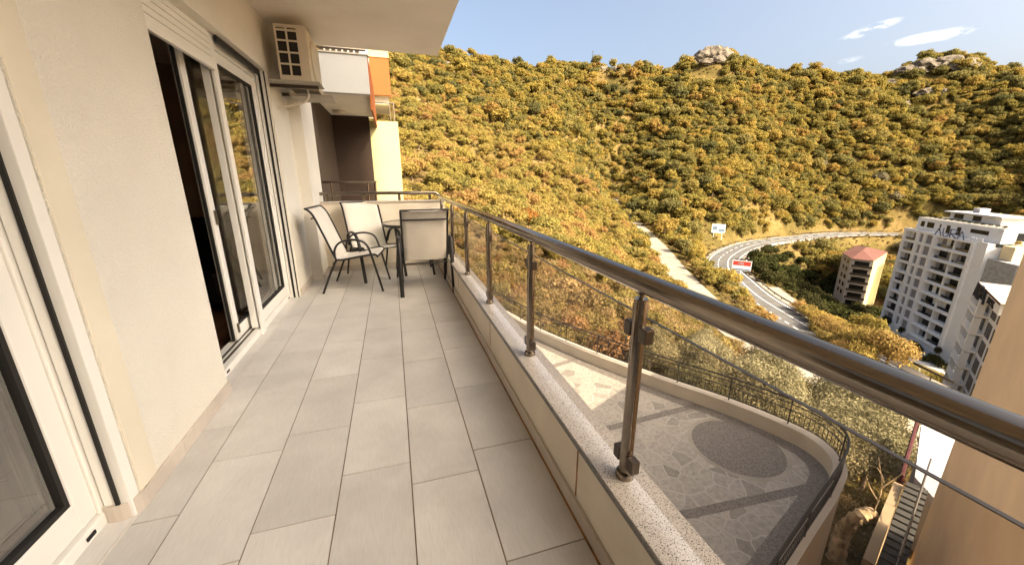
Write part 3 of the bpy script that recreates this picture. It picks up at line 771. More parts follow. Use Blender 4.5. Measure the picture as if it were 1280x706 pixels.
# ------------------------------------------------------------------ lower block with its sign, right of the tower
BM, BW = local((93.3, 35.6), (80.5, 28.0), -35.5)
blk = empty("stepped_block", (93.3, 35.6, -35.5), "lower grey block with white slanted balcony fronts and black windows, sign on its roof edge", "building")
BH = 18.4
b = NB(); lbox(b, BM, 0, BW, -12, -.9, 0, BH - .5); lbox(b, BM, 0, BW, -12.2, .1, BH - .497, BH + 1.1); obj("wall", b, M['whitewall'], blk)
for f in range(6):
    z = .4 + f * 3.0
    b = NB(); lbox(b, BM, 0.003, BW*.42, -.897, .5, z - .25, z + .1); lbox(b, BM, .06, .3, -.3, .5, z + .103, z + 2.6); lbox(b, BM, BW*.36, BW*.42, -.3, .5, z + .103, z + 2.6); obj("balcony", b, M['whitewall'], blk)
    b = NB()
    for k in range(5):
        lbox(b, BM, .35 + k*.06, BW*.36, .42, .47, z + .35 + k*.18, z + .45 + k*.18)
    obj("balustrade", b, M['whitewall'], blk)
    for x0, x1 in ((.08, .17), (.22, .34), (.48, .66), (.74, .92)):
        b = NB(); lbox(b, BM, BW*x0, BW*x1, -.895, -.84, z + .3, z + 2.5); w_ = obj("window", b, M['winbronze'], blk)
        b = NB(); lbox(b, BM, BW*(x0+x1)/2 - .05, BW*(x0+x1)/2 + .05, -.837, -.8, z + .3, z + 2.5); obj("mullion", b, M['greyblind'], w_)
stroke_letters("letters", "AURA", BM, .4, BH - .9, .35, 1.45, 2.3, .35, .17, M['letter_black'], blk)
text("letters", "DESK", BM, 8.2, BH - .3, .16, 1.5, M['letter_black'], blk, .08)
b = NB(); lbox(b, BM, 0.2, BW + .6, -12.4, .3, BH + 1.103, BH + 1.35); obj("roof_slab", b, M['concrete'], blk)
b = NB(); lbox(b, BM, .2, BW + .62, .303, .36, BH + 1.11, BH + 1.4); obj("roof_edge", b, M['rust'], blk)

# buildings behind the tower
for (az, D, w, d, h, z, label, m, nw) in ((68.9, 205, 16, 12, 9, -21.5, "cream house with a flat white roof behind the roof garden of the tower", 'creamblock', 4),
                                       (71.2, 190, 14, 12, 10, -22, "white house at the right edge behind the tower", 'whitewall', 4)):
    x, y, _ = ll(az, D, 0)
    e = empty("house", (x, y, z), label, "house"); dirv = Vector((-x, -y, 0)).normalized(); rt = Vector((dirv.y, -dirv.x, 0))
    Lp = Vector((x, y, 0)) - rt * w/2; Rp = Vector((x, y, 0)) + rt * w/2
    Hm, hw_ = local((Rp.x, Rp.y), (Lp.x, Lp.y), z)
    b = NB(); lbox(b, Hm, 0, w, -d, 0, 0, h); obj("wall", b, M[m], e)
    b = NB(); lbox(b, Hm, -.6, w + .6, -d - .6, .8, h + .003, h + .45); obj("roof", b, M['whiteroof'], e)
    for k in range(nw):
        for zz in (h - 2.6, h - 6):
            b = NB(); lbox(b, Hm, 1 + k*(w-1)/nw, 1 + k*(w-1)/nw + 1.6, .003, .06, zz, zz + 1.6); obj("window", b, M['winbronze'], e)
# paved forecourt below the tower
b = NB(); prism(b, [(108, 66), (97, 52), (96, 38), (108, 36), (126, 48), (139, 70), (130, 72)], -42.4, -41.4); o = obj("forecourt", b, M['stone']); tag(o, kind='structure')
for k, (x, y) in enumerate(((101.5, 43.0), (101.0, 41.6))):
    e = NB(); tube(e, [(x, y, -41.5), (x, y, -37)], [.16, .12], 8); box(e, x-.3, x+.3, y-.3, y+.3, -41.6, -41.2)
    o = obj("white_pole", e, M['sign_white']); tag(o, "slim white pole on the paved court below the tower", "pole", "white poles on the forecourt")
# ------------------------------------------------------------------ the house: facade on the left, rooms behind it
WX = -1.12            # outer face of the facade
CEIL = 2.89
house = empty("apartment_house", (-1.12, 2.6, 0), "cream plastered house front with white sliding balcony doors on the left", "building")
b = NB()
box(b, -1.40, WX, 1.72, 2.65, -.2, CEIL)                          # pier between the doors
box(b, -1.40, WX, -1.2, 1.717, 2.36, CEIL)                         # over the near door
box(b, -1.40, WX, 2.653, 4.82, 2.38, CEIL)                         # over the far door
box(b, -1.40, WX, 4.823, 6.35, -.2, CEIL)                          # beyond the far door
box(b, -1.40, WX, -1.6, -1.203, -.2, CEIL)
obj("wall", b, M['plaster'], house)
b = NB(); box(b, -1.28, WX + .004, 1.722, 1.84, .0, 2.36, .003); obj("plaster_band", b, M['plaster_warm'], house)
b = NB(); box(b, -1.6, -.985, 5.55, 6.35, -.2, CEIL); obj("pilaster", b, M['plaster'], house)
# storeys above and below and an unseen wing added behind the viewer: they keep the evening sun off the balcony
b = NB()
box(b, -9, -1.13, -12, 6.34, 3.16, 9.2); box(b, -9, -1.2, -12, 11.2, -10, -.3)
box(b, -9, .72, -13, -1.6, -10, 9.2)
obj("upper_storey", b, M['plaster'], house)
def skirting(segs, parent, name="skirting", m='skirt'):
    b = NB()
    for s in segs: box(b, *s, .0, .075, .003)
    return obj(name, b, M[m], parent)
sk = [(WX, WX + .014, y0, y1 - .002) for y0, y1 in ((1.735, 2.05), (2.05, 2.66))] + [(WX, WX + .014, 4.83, 5.2), (WX, WX + .014, 5.2, 5.548), (-.985, -.972, 5.55, 6.05)]
for q_ in sk: skirting([q_], house)
b = NB(); lathe(b, [(.075, 0), (.075, .075)], (WX - .06, 1.725, 0), 20); obj("skirting_end", b, M['skirt'], house)

# ceiling (the balcony above) and balcony floor
b = NB(); box(b, -1.6, .72, -1.6, 5.7, CEIL, 3.14, .006); box(b, -1.6, .70, -1.58, 5.68, 3.143, 3.2); o = obj("balcony_ceiling", b, M['soffit']); tag(o, kind='structure')
b = NB(); box(b, -1.45, .62, -1.6, 6.02, -.24, -.004); o = obj("balcony_slab", b, M['grout']); tag(o, kind='structure')
trng = random.Random(11)
co_, qd, tone = [], [], []
def tile(x0, x1, y0, y1, z):
    if x1 - x0 < .02 or y1 - y0 < .02: return
    bv = .0015; t = trng.random(); g = .0019
    x0 += g; x1 -= g; y0 += g; y1 -= g
    n = len(co_)
    dz = trng.uniform(-.0004, .0004)
    co_.extend([(x0, y0, z - .006), (x1, y0, z - .006), (x1, y1, z - .006), (x0, y1, z - .006),
                (x0 + bv, y0 + bv, z + dz), (x1 - bv, y0 + bv, z + dz), (x1 - bv, y1 - bv, z + dz), (x0 + bv, y1 - bv, z + dz)])
    for f in ((4, 5, 6, 7), (0, 1, 5, 4), (1, 2, 6, 5), (2, 3, 7, 6), (3, 0, 4, 7)):
        qd.append([n + k for k in f]); tone.append(t)
lines = [-1.12, -.955, -.643, -.331, -.019, .294, .62]
offs = [1.62, 1.32, 1.43, 1.65, 1.50, 1.64]
for k in range(len(lines) - 1):
    y = offs[k] - .615 * 6
    while y < 6.02:
        a, c = max(y, -1.5), min(y + .615, 6.02)
        if c > a: tile(lines[k], lines[k+1], a, c, 0)
        y += .615
for (y0, y1) in ((-1.2, 1.715), (2.655, 4.815)):                    # threshold strips
    y = y0
    while y < y1: tile(-1.29, -1.128, y, min(y + .615, y1), 0); y += .615
me = bpy.data.meshes.new("balcony_floor"); fast_mesh(me, np.array(co_), np.array(qd))
at = me.attributes.new("tone", 'FLOAT', 'FACE'); at.data.foreach_set("value", np.array(tone, np.float32))
me.polygons.foreach_set("use_smooth", [False] * len(me.polygons)); me.materials.append(M['tile']); o = bpy.data.objects.new("balcony_floor", me); C.objects.link(o); tag(o, kind='structure')
b = NB(); box(b, -1.128, -1.118, -1.2, 1.715, -.003, .0015); box(b, -1.128, -1.118, 2.655, 4.815, -.003, .0015)
o = obj("threshold_joint", b, M['grout_white']); tag(o, kind='structure')

# rooms
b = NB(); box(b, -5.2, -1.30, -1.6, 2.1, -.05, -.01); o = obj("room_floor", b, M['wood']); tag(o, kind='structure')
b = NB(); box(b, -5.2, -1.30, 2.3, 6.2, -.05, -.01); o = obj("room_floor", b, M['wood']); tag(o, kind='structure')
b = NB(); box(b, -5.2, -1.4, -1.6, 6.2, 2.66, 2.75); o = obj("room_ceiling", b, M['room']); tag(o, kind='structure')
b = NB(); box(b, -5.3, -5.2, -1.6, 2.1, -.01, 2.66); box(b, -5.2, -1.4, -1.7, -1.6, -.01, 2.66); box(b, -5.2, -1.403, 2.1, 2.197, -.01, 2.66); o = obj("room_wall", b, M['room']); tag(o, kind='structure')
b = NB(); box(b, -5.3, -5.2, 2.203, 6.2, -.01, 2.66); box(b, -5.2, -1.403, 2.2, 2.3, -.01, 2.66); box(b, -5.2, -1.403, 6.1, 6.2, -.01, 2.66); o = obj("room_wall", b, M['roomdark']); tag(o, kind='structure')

def sliding_door(y0, y1, head, fx, parent, label):
    """outer frame of a two track sliding door; returns the frame (a part)"""
    b = NB()
    box(b, fx - .16, fx, y0, y1, .0, .052, .004)                     # bottom track
    box(b, fx - .155, fx - .004, y0, y1, head - .07, head, .004)
    box(b, fx - .155, fx - .004, y0, y0 + .06, .053, head - .071, .004)
    box(b, fx - .155, fx - .004, y1 - .06, y1, .053, head - .071, .004)
    d = obj("sliding_door", b, M['upvc'], parent)
    b = NB()
    for x in (.045, .085): box(b, fx - x - .012, fx - x, y0 + .06, y1 - .06, .0525, .062)
    obj("track", b, M['steel_dark'], d)
    b = NB()
    for y in (y0 + .24, y1 - .16): box(b, fx, fx + .006, y, y + .045, .018, .034, .003)
    obj("drain_cap", b, M['rubber'], d)
    return d
def leaf(d, y0, y1, z0, z1, x0, x1, st=.075, bot=.11):
    b = NB()
    box(b, x0, x1, y0, y0 + st, z0, z1, .006); box(b, x0, x1, y1 - st, y1, z0, z1, .006)
    box(b, x0 + .002, x1 - .002, y0 + st - .004, y1 - st + .004, z0, z0 + bot, .005); box(b, x0 + .002, x1 - .002, y0 + st - .004, y1 - st + .004, z1 - st, z1, .005)
    obj("leaf_frame", b, M['upvc'], d)
    g = .02; b = NB(); xm = (x0 + x1) / 2
    for (a, c, e, f) in ((y0 + st, y0 + st + g, z0 + bot, z1 - st), (y1 - st - g, y1 - st, z0 + bot, z1 - st), (y0 + st + g, y1 - st - g, z0 + bot, z0 + bot + g), (y0 + st + g, y1 - st - g, z1 - st - g, z1 - st)):
        box(b, xm - .02, x1 - .007, a, c, e, f)
    obj("gasket", b, M['rubber'], d)
    b = NB(); box(b, xm - .005, xm + .005, y0 + st + .003, y1 - st - .003, z0 + bot + .003, z1 - st - .003); obj("pane", b, M['doorglass'], d)

FX = -1.215
d1 = sliding_door(-1.19, 1.712, 2.35, FX, house, "")
leaf(d1, .25, 1.650, .065, 2.275, FX - .062, FX - .012, .082, .115)
leaf(d1, -1.12, .34, .065, 2.275, FX - .125, FX - .075, .082, .115)
b = NB(); box(b, FX + .003, WX - .004, 1.665, 1.7165, .0, 2.35, .003); g1 = obj("shutter_guide", b, M['upvc'], house)
b = NB(); box(b, FX + .045, FX + .058, 1.655, 1.6645, .003, 2.345); obj("guide_slot", b, M['rubber'], g1)

d2 = sliding_door(2.656, 4.812, 2.37, FX, house, "")
leaf(d2, 3.66, 4.75, .065, 2.295, FX - .062, FX - .012, .085, .10)
leaf(d2, 3.40, 4.52, .065, 2.295, FX - .135, FX - .085, .08, .10)
b = NB(); box(b, FX - .083, FX - .070, 3.435, 3.46, 1.0, 1.11, .003); box(b, FX - .083, FX - .07, 3.43, 3.45, .12, .2, .003); obj("lock", b, M['steel'], d2)
b = NB(); box(b, FX - .12, FX - .10, 3.385, 3.3995, .07, 2.29); obj("brush_seal", b, M['rubber'], d2)
b = NB(); box(b, FX + .003, FX + .024, 3.655, 3.735, .0, 2.37, .004); g2 = obj("shutter_guide", b, M['upvc'], house)
b = NB(); box(b, FX + .006, FX + .02, 3.7355, 3.741, .1, 2.36); obj("guide_slot", b, M['rubber'], g2)
b = NB(); box(b, FX + .003, WX - .02, 4.765, 4.818, .0, 2.37, .004); g3 = obj("shutter_guide", b, M['upvc'], house)
b = NB(); box(b, FX + .03, FX + .05, 4.758, 4.7645, .003, 2.365); box(b, FX + .078, FX + .088, 4.76, 4.7645, .003, 2.365); obj("guide_slot", b, M['rubber'], g3)
b = NB()
for k in range(6): box(b, FX + .018, FX + .032, 2.66, 3.655, 2.16 + k*.042, 2.198 + k*.042, .005)
box(b, FX + .012, FX + .04, 2.66, 3.655, 2.115, 2.157, .004)
obj("roller_shutter", b, M['upvc'], house)
b = NB(); box(b, FX + .03, FX + .05, 3.74, 4.76, 2.33, 2.372); obj("shutter_slot", b, M['rubber'], house)

# inside: curtain of the near room, dark armchair of the far one
def curtain(name, x, y0, y1, z0, z1, label):
    b = NB(); n = 70; lo, hi = [], []
    for k in range(n + 1):
        y = y0 + (y1 - y0) * k / n; dx = .022 * math.sin(k * .9) + .012 * math.sin(k * 2.3 + 1)
        lo.append(b.verts.new((x + dx * 1.3, y, z0))); hi.append(b.verts.new((x + dx, y, z1)))
    for k in range(n): b.faces.new((lo[k], lo[k+1], hi[k+1], hi[k]))
    o = obj(name, b, M['curtain'], smooth=True)
    md = o.modifiers.new("thickness", 'SOLIDIFY'); md.thickness = .004
    return tag(o, label, "curtain")
curtain("curtain", -1.56, 1.80, 2.07, -.005, 2.5, "pale curtain hanging behind the glass of the near sliding door")
curtain("curtain", -1.60, 4.35, 4.82, .02, 2.5, "pale curtain hanging at the far end of the far sliding door")
ch = empty("armchair", (-2.0, 4.6, -.01), "black upholstered armchair standing in the dark room inside the open doorway", "armchair")
b = NB(); box(b, -2.35, -1.72, 4.35, 4.95, .12, .42, .05); obj("seat", b, M['sofa'], ch)
b = NB(); box(b, -2.35, -1.72, 4.95, 5.12, .12, .92, .05); obj("backrest", b, M['sofa'], ch)
for x in (-2.45, -1.72):
    b = NB(); box(b, x, x + .1, 4.35, 5.1, .12, .6, .03); obj("armrest", b, M['sofa'], ch)
for x in (-2.4, -1.7):
    for y in (4.4, 5.05):
        b = NB(); box(b, x - .02, x + .02, y - .02, y + .02, -.01, .12); obj("leg", b, M['black'], ch)

# ------------------------------------------------------------------ parapet with granite coping, end wall
par = empty("balcony_parapet", (.69, 2.5, 0), "low cream parapet with speckled granite coping along the open side", "wall")
COP = .36
b = NB(); box(b, .632, .76, -1.6, 6.02, -.3, COP - .022); obj("wall", b, M['parapet'], par)
b = NB()
yy = -1.6
for yj in (-.35, 1.15, 2.62, 4.1, 6.02):
    box(b, .612, .772, yy, yj - .0015, COP - .02, COP + .002, .003); yy = yj
obj("coping", b, M['granite'], par)
b = NB(); box(b, .608, .6115, -1.6, 6.02, COP - .021, COP - .001); obj("coping_edge", b, M['granite_dark'], par)  # thin dark strip: shade under the coping put into its colour
b = NB(); box(b, .6105, .6175, -1.5, 6.02, -.002, .005); obj("sealant_line", b, M['sealant'], par)
for yj, zz in ((1.15, .08), (2.62, .1), (4.1, .15)):
    b = NB(); box(b, .6302, .6318, yj - .004, yj + .006, zz, COP - .022); obj("rust_streak", b, M['sealant'], par)
y = -1.5
while y < 6.0:
    b = NB(); box(b, .618, .631, y + .001, min(y + .615, 6.02) - .001, 0, .075, .002); obj("skirting", b, M['skirt'], par); y += .615
ew = empty("end_wall", (-.2, 6.05, 0), "cream wall closing the far end of the balcony behind the chairs", "wall")
b = NB(); box(b, -.985, .76, 6.03, 6.15, -.3, .985); obj("wall", b, M['parapet'], ew)
b = NB(); box(b, -.99, .785, 6.01, 6.17, .987, 1.005, .003); obj("coping", b, M['skirt'], ew)
for k in range(3):
    b = NB(); box(b, -.97 + k*.526, -.97 + (k+1)*.526 - .002, 6.016, 6.029, 0, .075, .002); obj("skirting", b, M['skirt'], ew)

# ------------------------------------------------------------------ steel railing with glass
RX, RH = .692, 1.055
rail = empty("glass_railing", (RX, 2.5, COP), "stainless steel railing with round handrail, posts and clamped glass panes", "railing")
b = NB()
tube(b, [(RX, -1.5, RH), (RX, 2, RH), (RX, 6.0, RH)], .0305, 24)
obj("handrail", b, M['steel'], rail, smooth=True)
b = NB(); tube(b, [(RX, 6.0, RH), (RX, 6.09, RH + .02), (.64, 6.09, RH + .055), (0, 6.09, RH + .06), (-.985, 6.09, RH + .06)], .024, 18); obj("end_handrail", b, M['steel'], rail, smooth=True)
posts = [-.96 + .02, .915 - .97 + .02, .915, 1.885, 2.855, 3.825, 4.795, 5.8]
posts = [-1.0, -.04, .925, 1.895, 2.865, 3.835, 4.80, 5.86]
for y in posts:
    b = NB(); lathe(b, [(.0215, 0), (.0215, .632), (.0205, .636), (.0205, .642)], (RX, y, COP + .004), 20)
    p = obj("post", b, M['steel'], rail, smooth=True)
    b = NB(); lathe(b, [(.031, 0), (.031, .018), (.029, .022), (.023, .024)], (RX, y, COP + .002), 20); obj("base_collar", b, M['steel'], p, smooth=True)
    b = NB(); lathe(b, [(.008, 0), (.008, .018), (.016, .024), (.02, .034)], (RX, y, COP + .64), 14); obj("stem", b, M['steel'], p, smooth=True)
    for z in (.435, .90):
        for s in (-1, 1):
            b = NB(); box(b, RX - .016, RX + .016, y + s*.021 if s > 0 else y - .055, y + .055 if s > 0 else y - .021, z - .024, z + .024, .004)
            obj("clamp", b, M['steel_dark'], p)
for a, c in zip(posts, posts[1:]):
    b = NB(); box(b, RX - .004, RX + .004, a + .034, c - .034, .405, .955); obj("glass_pane", b, M['glass'], rail)
    b = NB(); box(b, RX - .0042, RX + .0042, a + .034, c - .034, .9552, .9572); obj("pane_edge", b, M['steel_dark'], rail)
for x in (.55, .1, -.4, -.9):
    b = NB(); lathe(b, [(.02, 0), (.02, .085), (.008, .09), (.008, .11)], (x, 6.09, 1.007), 14); obj("stub_post", b, M['steel'], rail, smooth=True)

# ------------------------------------------------------------------ air conditioner under the ceiling
ac = empty("air_conditioner", (-.83, 5.1, 2.25), "cream outdoor air conditioning unit on wall brackets under the ceiling", "air conditioner")
ax0, ax1, ay0, ay1, az0, az1 = -.985, -.70, 4.76, 5.5, 2.29, 2.80
b = NB(); box(b, ax0, ax1, ay0 + .02, ay1, az0, az1, .012); obj("casing", b, M['acwhite'], ac)
b = NB(); box(b, ax0 + .012, ax1 - .07, ay0 + .012, ay0 + .0195, az0 + .05, az1 - .03); gr_ = obj("vent_backing", b, M['dark'], ac)
b = NB(); ww = ax1 - ax0
xs_ = [ax0, ax0 + .016, ax0 + .098, ax0 + .114, ax0 + .196, ax1]
zs_ = [az0, az0 + .055, az0 + .150, az0 + .165, az0 + .255, az0 + .27, az0 + .36, az0 + .375, az0 + .45, az0 + .468, az0 + .49, az1]
box(b, ax0, xs_[1], ay0, ay0 + .0118, az0, az1); box(b, xs_[2], xs_[3], ay0, ay0 + .0118, az0, az1); box(b, xs_[4], ax1, ay0, ay0 + .0118, az0, az1, 0)
for (z0, z1) in ((az0, zs_[1]), (zs_[2], zs_[3]), (zs_[4], zs_[5]), (zs_[6], zs_[7]), (zs_[8], zs_[9]), (zs_[10], az1)):
    box(b, xs_[1] + .0003, xs_[2] - .0003, ay0 + .001, ay0 + .0112, z0, z1); box(b, xs_[3] + .0003, xs_[4] - .0003, ay0 + .001, ay0 + .0112, z0, z1)
obj("vent_grille", b, M['acwhite'], ac)
b = NB(); lathe(b, [(.20, 0), (.20, .012), (.19, .016), (.17, .012), (.05, .014)], (0, 0, 0), 28)
for v in b.verts: v.co = Vector((ax1 + v.co.z, 5.08 + v.co.x, 2.55 + v.co.y))
bmesh.ops.recalc_face_normals(b, faces=b.faces[:]); obj("fan_guard", b, M['acwhite'], ac)
for y in (4.86, 5.34):
    b = NB(); box(b, WX + .002, -.66, y, y + .035, az0 - .045, az0 - .012); obj("bracket", b, M['steel_dark'], ac)
b = NB(); box(b, -1.08, -.62, 4.70, 5.02, az0 - .0115, az0 - .002); box(b, -1.0, -.56, 5.12, 5.52, az0 - .075, az0 - .05); obj("base_board", b, M['concrete'], ac)
b = NB(); tube(b, spline([(-.80, 5.05, az0 - .02), (-.80, 5.05, az0 - .10), (-.87, 5.05, az0 - .16), (-1.0, 5.04, az0 - .19), (WX, 5.04, az0 - .22)], 6), .011, 8); obj("drain_hose", b, M['acwhite'], ac, smooth=True)
b = NB(); tube(b, spline([(-.95, 5.5, az0 + .2), (-1.02, 5.58, az0 + .18), (-1.05, 5.56, az0 - .1), (WX, 5.5, az0 - .15)], 6), .016, 8); obj("pipe", b, M['acwhite'], ac, smooth=True)

# ------------------------------------------------------------------ chairs
def chair(name, broad=False):
    e = empty(name, (0, 0, 0))
    def side(s):
        y = s * .255
        back = [(-.16, y, .405), (-.215, y, .55), (-.285, y, .75), (-.35, y, .92), (-.40, y, .985), (-.43, y, 1.0)]
        seat = [(.31, y, .435), (.27, y, .455), (.15, y, .44), (0, y, .415), (-.10, y, .40), (-.16, y, .405)]
        return spline(seat, 4)[:-1] + spline(back, 4)
    L, Rr = side(-1), side(1)
    b = NB()
    n = 8; rows = []
    for i, (p, q_) in enumerate(zip(L, Rr)):
        row = []
        for k in range(n + 1):
            t = k / n; v = p.lerp(q_, t); sag = .016 * math.sin(math.pi * t)
            nrm = Vector((0, 0, -1)) if i < 20 else Vector((-1, 0, -.3)).normalized()
            row.append(b.verts.new(v + nrm * sag))
        rows.append(row)
    for r0, r1 in zip(rows, rows[1:]):
        for k in range(n): b.faces.new((r0[k], r0[k+1], r1[k+1], r1[k]))
    s = obj("sling", b, M['sling'], e, smooth=True); md = s.modifiers.new("cloth", 'SOLIDIFY'); md.thickness = .006
    b = NB()
    tube(b, L, .0125, 8); tube(b, Rr, .0125, 8)
    tube(b, [L[-1], Rr[-1]], .011, 8); tube(b, [L[0] + Vector((0, 0, -.008)), Rr[0] + Vector((0, 0, -.008))], .011, 8)
    tube(b, [(-.20, -.255, .36), (-.20, .255, .36)], .009, 8); tube(b, [(-.375, -.25, .89), (-.375, .25, .89)], .009, 8)
    obj("frame", b, M['black'], e, smooth=True)
    for s_ in (-1, 1):
        y = s_ * .285
        b = NB()
        if broad: tube(b, [(-.20, s_*.30, .665), (-.225, s_*.302, .64), (-.26, s_*.302, .40), (-.345, s_*.302, 0)], .0125, 10, flat=1.9, up=(0, 1, 0))
        else: tube(b, [(-.155, s_*.262, .41), (-.24, s_*.28, .24), (-.345, s_*.288, .0)], .0125, 8)
        obj("leg", b, M['black'], e, smooth=True)
        b = NB()
        pts = spline([(-.17, s_*.265, .44), (-.155, y, .53), (-.10, y + s_*.01, .605), (0, y + s_*.015, .64), (.11, y + s_*.015, .638), (.19, y + s_*.01, .60), (.235, y, .50), (.29, y, .26), (.345, y, 0)], 5)
        tube(b, pts, .0125, 10, flat=1.7, up=(0, 1, 0)); obj("arm_leg", b, M['black'], e, smooth=True)
    return e
ch0 = chair("garden_chair")
def put(e, x, y, rz, label):
    e.location = (x, y, 0); e.rotation_euler = (0, 0, R(rz)); tag(e, label, "chair", "white sling chairs round the balcony table")
chairs = [ch0, copy_tree(ch0), chair("garden_chair", True)]
put(chairs[0], -.50, 5.06, -8, "sling chair standing side-on by the house wall, facing the railing")
put(chairs[1], -.30, 5.60, -66, "sling chair facing the camera, between table and end wall")
put(chairs[2], .325, 4.74, 90, "sling chair seen from behind, standing next to the railing")

# ------------------------------------------------------------------ round table
TX, TY, TH = .235, 5.62, .715
tb = empty("round_table", (TX, TY, 0), "small round glass topped table with black rim and legs", "table")
b = NB(); lathe(b, [(.395, 0), (.395, .008)], (TX, TY, TH), 48); obj("tabletop", b, M['tableglass'], tb, smooth=False)
b = NB()
prof = [(.394, -.022), (.408, -.022), (.412, -.01), (.408, .012), (.396, .012), (.394, .009)]
rings = [[b.verts.new((TX + r*math.cos(2*math.pi*k/56), TY + r*math.sin(2*math.pi*k/56), TH + z)) for k in range(56)] for r, z in prof]
for A, B in zip(rings, rings[1:] + rings[:1]):
    for k in range(56): b.faces.new((A[k], A[(k+1) % 56], B[(k+1) % 56], B[k]))
bmesh.ops.recalc_face_normals(b, faces=b.faces[:]); obj("rim", b, M['black'], tb, smooth=True)
for k in range(4):
    a = R(45 + 90*k); ca, sa = math.cos(a), math.sin(a)
    b = NB(); tube(b, [(TX + .33*ca, TY + .33*sa, TH - .02), (TX + .30*ca, TY + .30*sa, .42), (TX + .36*ca, TY + .36*sa, 0)], .0145, 8); obj("leg", b, M['black'], tb, smooth=True)
b = NB()
for k in range(2):
    a = R(45 + 90*k); ca, sa = math.cos(a), math.sin(a)
    tube(b, [(TX + .32*ca, TY + .32*sa, .26 + .02*k), (TX - .32*ca, TY - .32*sa, .26 + .02*k)], .008, 8)
obj("brace", b, M['black'], tb)

# ------------------------------------------------------------------ the neighbouring balconies beyond
nb = empty("neighbour_balcony", (-.7, 9, 0), "next door balcony with white upper parapet, brown recess and yellow side wall", "balcony")
b = NB(); box(b, -3.2, -.25, 8.35, 8.50, 2.85, 3.50, .004); obj("upper_parapet", b, M['greywhite'], nb)
b = NB(); box(b, -3.2, -.27, 8.503, 11.6, 2.86, 3.06); obj("soffit", b, M['soffit'], nb)
b = NB(); box(b, -.265, -.235, 8.53, 11.4, 2.60, 3.52); obj("fascia", b, M['orange'], nb)
b = NB(); box(b, -3.2, -.22, 8.33, 8.52, 3.503, 3.53, .003); cp_ = obj("coping", b, M['concrete'], nb)
b = NB()
for k in range(8): box(b, -1.15 + k*.1, -1.08 + k*.1, 8.40, 8.44, 3.533, 3.58)
tube(b, [(-1.2, 8.42, 3.60), (-.26, 8.42, 3.60)], .018, 8); obj("upper_rail", b, M['steel_dark'], nb)
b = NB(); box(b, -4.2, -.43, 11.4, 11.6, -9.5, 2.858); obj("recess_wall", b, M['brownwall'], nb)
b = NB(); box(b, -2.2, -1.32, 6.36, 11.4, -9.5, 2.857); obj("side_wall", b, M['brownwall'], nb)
b = NB(); box(b, -2.0, -.43, 8.30, 11.4, -.25, 0.0); box(b, -2.0, -.43, 8.28, 8.42, -.3, .82); obj("front_wall", b, M['plaster'], nb)
b = NB(); box(b, -.427, .30, 11.42, 12.6, -9.5, 2.76); obj("yellow_wall", b, M['yellow'], nb)
b = NB(); box(b, -.30, .19, 12.0, 12.12, 3.50, 4.42); o_ = obj("orange_panel", b, M['orange'], nb)
b = NB(); box(b, -.31, .20, 11.98, 12.14, 4.423, 4.58); obj("panel_cap", b, M['yellow'], o_)
b = NB(); box(b, -1.4, -.31, 12.01, 12.15, 2.9, 4.6); box(b, -1.4, .12, 12.2, 14, 3.3, 3.5); obj("far_wall", b, M['plaster_warm'], nb)
b = NB(); tube(b, [(-.42, 11.5, 3.22), (.22, 11.5, 3.22)], .02, 8); tube(b, [(.22, 11.5, 2.76), (.22, 11.5, 3.24)], .02, 8); tube(b, [(.12, 11.5, 2.76), (.12, 11.5, 3.2)], .014, 8); gr2 = obj("upper_railing", b, M['steel'], nb)
b = NB(); box(b, -.42, .11, 11.497, 11.503, 2.79, 3.15); obj("glass_pane", b, M['glass'], gr2)
b = NB(); tube(b, [(-1.3, 8.35, 1.245), (-.30, 8.35, 1.245)], .022, 10); tube(b, [(-1.3, 8.35, 1.02), (-.30, 8.35, 1.02)], .014, 8)
for x in (-1.12, -.45, -.31): tube(b, [(x, 8.35, .82), (x, 8.35, 1.26)], .019, 8)
tube(b, [(-.30, 8.35, 1.245), (-.30, 11.3, 1.245)], .02, 8); obj("front_railing", b, M['steel'], nb)
b = NB(); lathe(b, [(.15, 0), (.15, -.02), (.12, -.06), (.05, -.075)], (-1.05, 10.6, 2.855), 24); bmesh.ops.recalc_face_normals(b, faces=b.faces[:]); obj("ceiling_lamp", b, M['acwhite'], nb)
b = NB(); box(b, -.95, -.45, 9.0, 9.5, .0, .72, .02); obj("dark_cabinet", b, M['sofa'], nb)

# ------------------------------------------------------------------ terrace below
TZ = -6.2
inner = spline([(4.2,22,TZ),(4.9,20,TZ),(5.5,17.8,TZ),(6.15,15.6,TZ),(7.42,12.75,TZ),(8.88,10.06,TZ),(9.85,8.49,TZ),(10.44,7.24,TZ),(10.70,6.23,TZ),(10.35,5.42,TZ),(9.32,4.88,TZ),(7.56,4.24,TZ),(5.0,3.32,TZ),(1.2,1.95,TZ)], 8)
b = NB()
poly = [(p.x, p.y) for p in inner] + [(-1.15, 1.9), (-1.15, 22)]
f = b.faces.new([b.verts.new((x, y, TZ)) for x, y in poly]); b.normal_update()
if f.normal.z < 0: f.normal_flip()
o = obj("terrace_paving", b, M['crazy']); tag(o, kind='structure')
b = NB(); inner2 = rail_pts(inner, .42); ribbon(b, lift(inner, .004), lift(inner2, .004))
for p, q_ in (((5.0, 12.85), (8.0, 13.63)), ((5.0, 8.8), (9.72, 9.05)), ((5.2, 5.6), (9.6, 5.27))):
    a = Vector((*p, TZ + .004)); c = Vector((*q_, TZ + .004)); n = (c - a).normalized(); s = Vector((-n.y, n.x, 0)) * .12
    q4 = [b.verts.new(v) for v in (a - s, c - s, c + s, a + s)]; b.faces.new(q4)
vs = [b.verts.new((9.0 + 1.2*math.cos(2*math.pi*k/48), 7.02 + 1.2*math.sin(2*math.pi*k/48), TZ + .008)) for k in range(48)]; b.faces.new(vs)
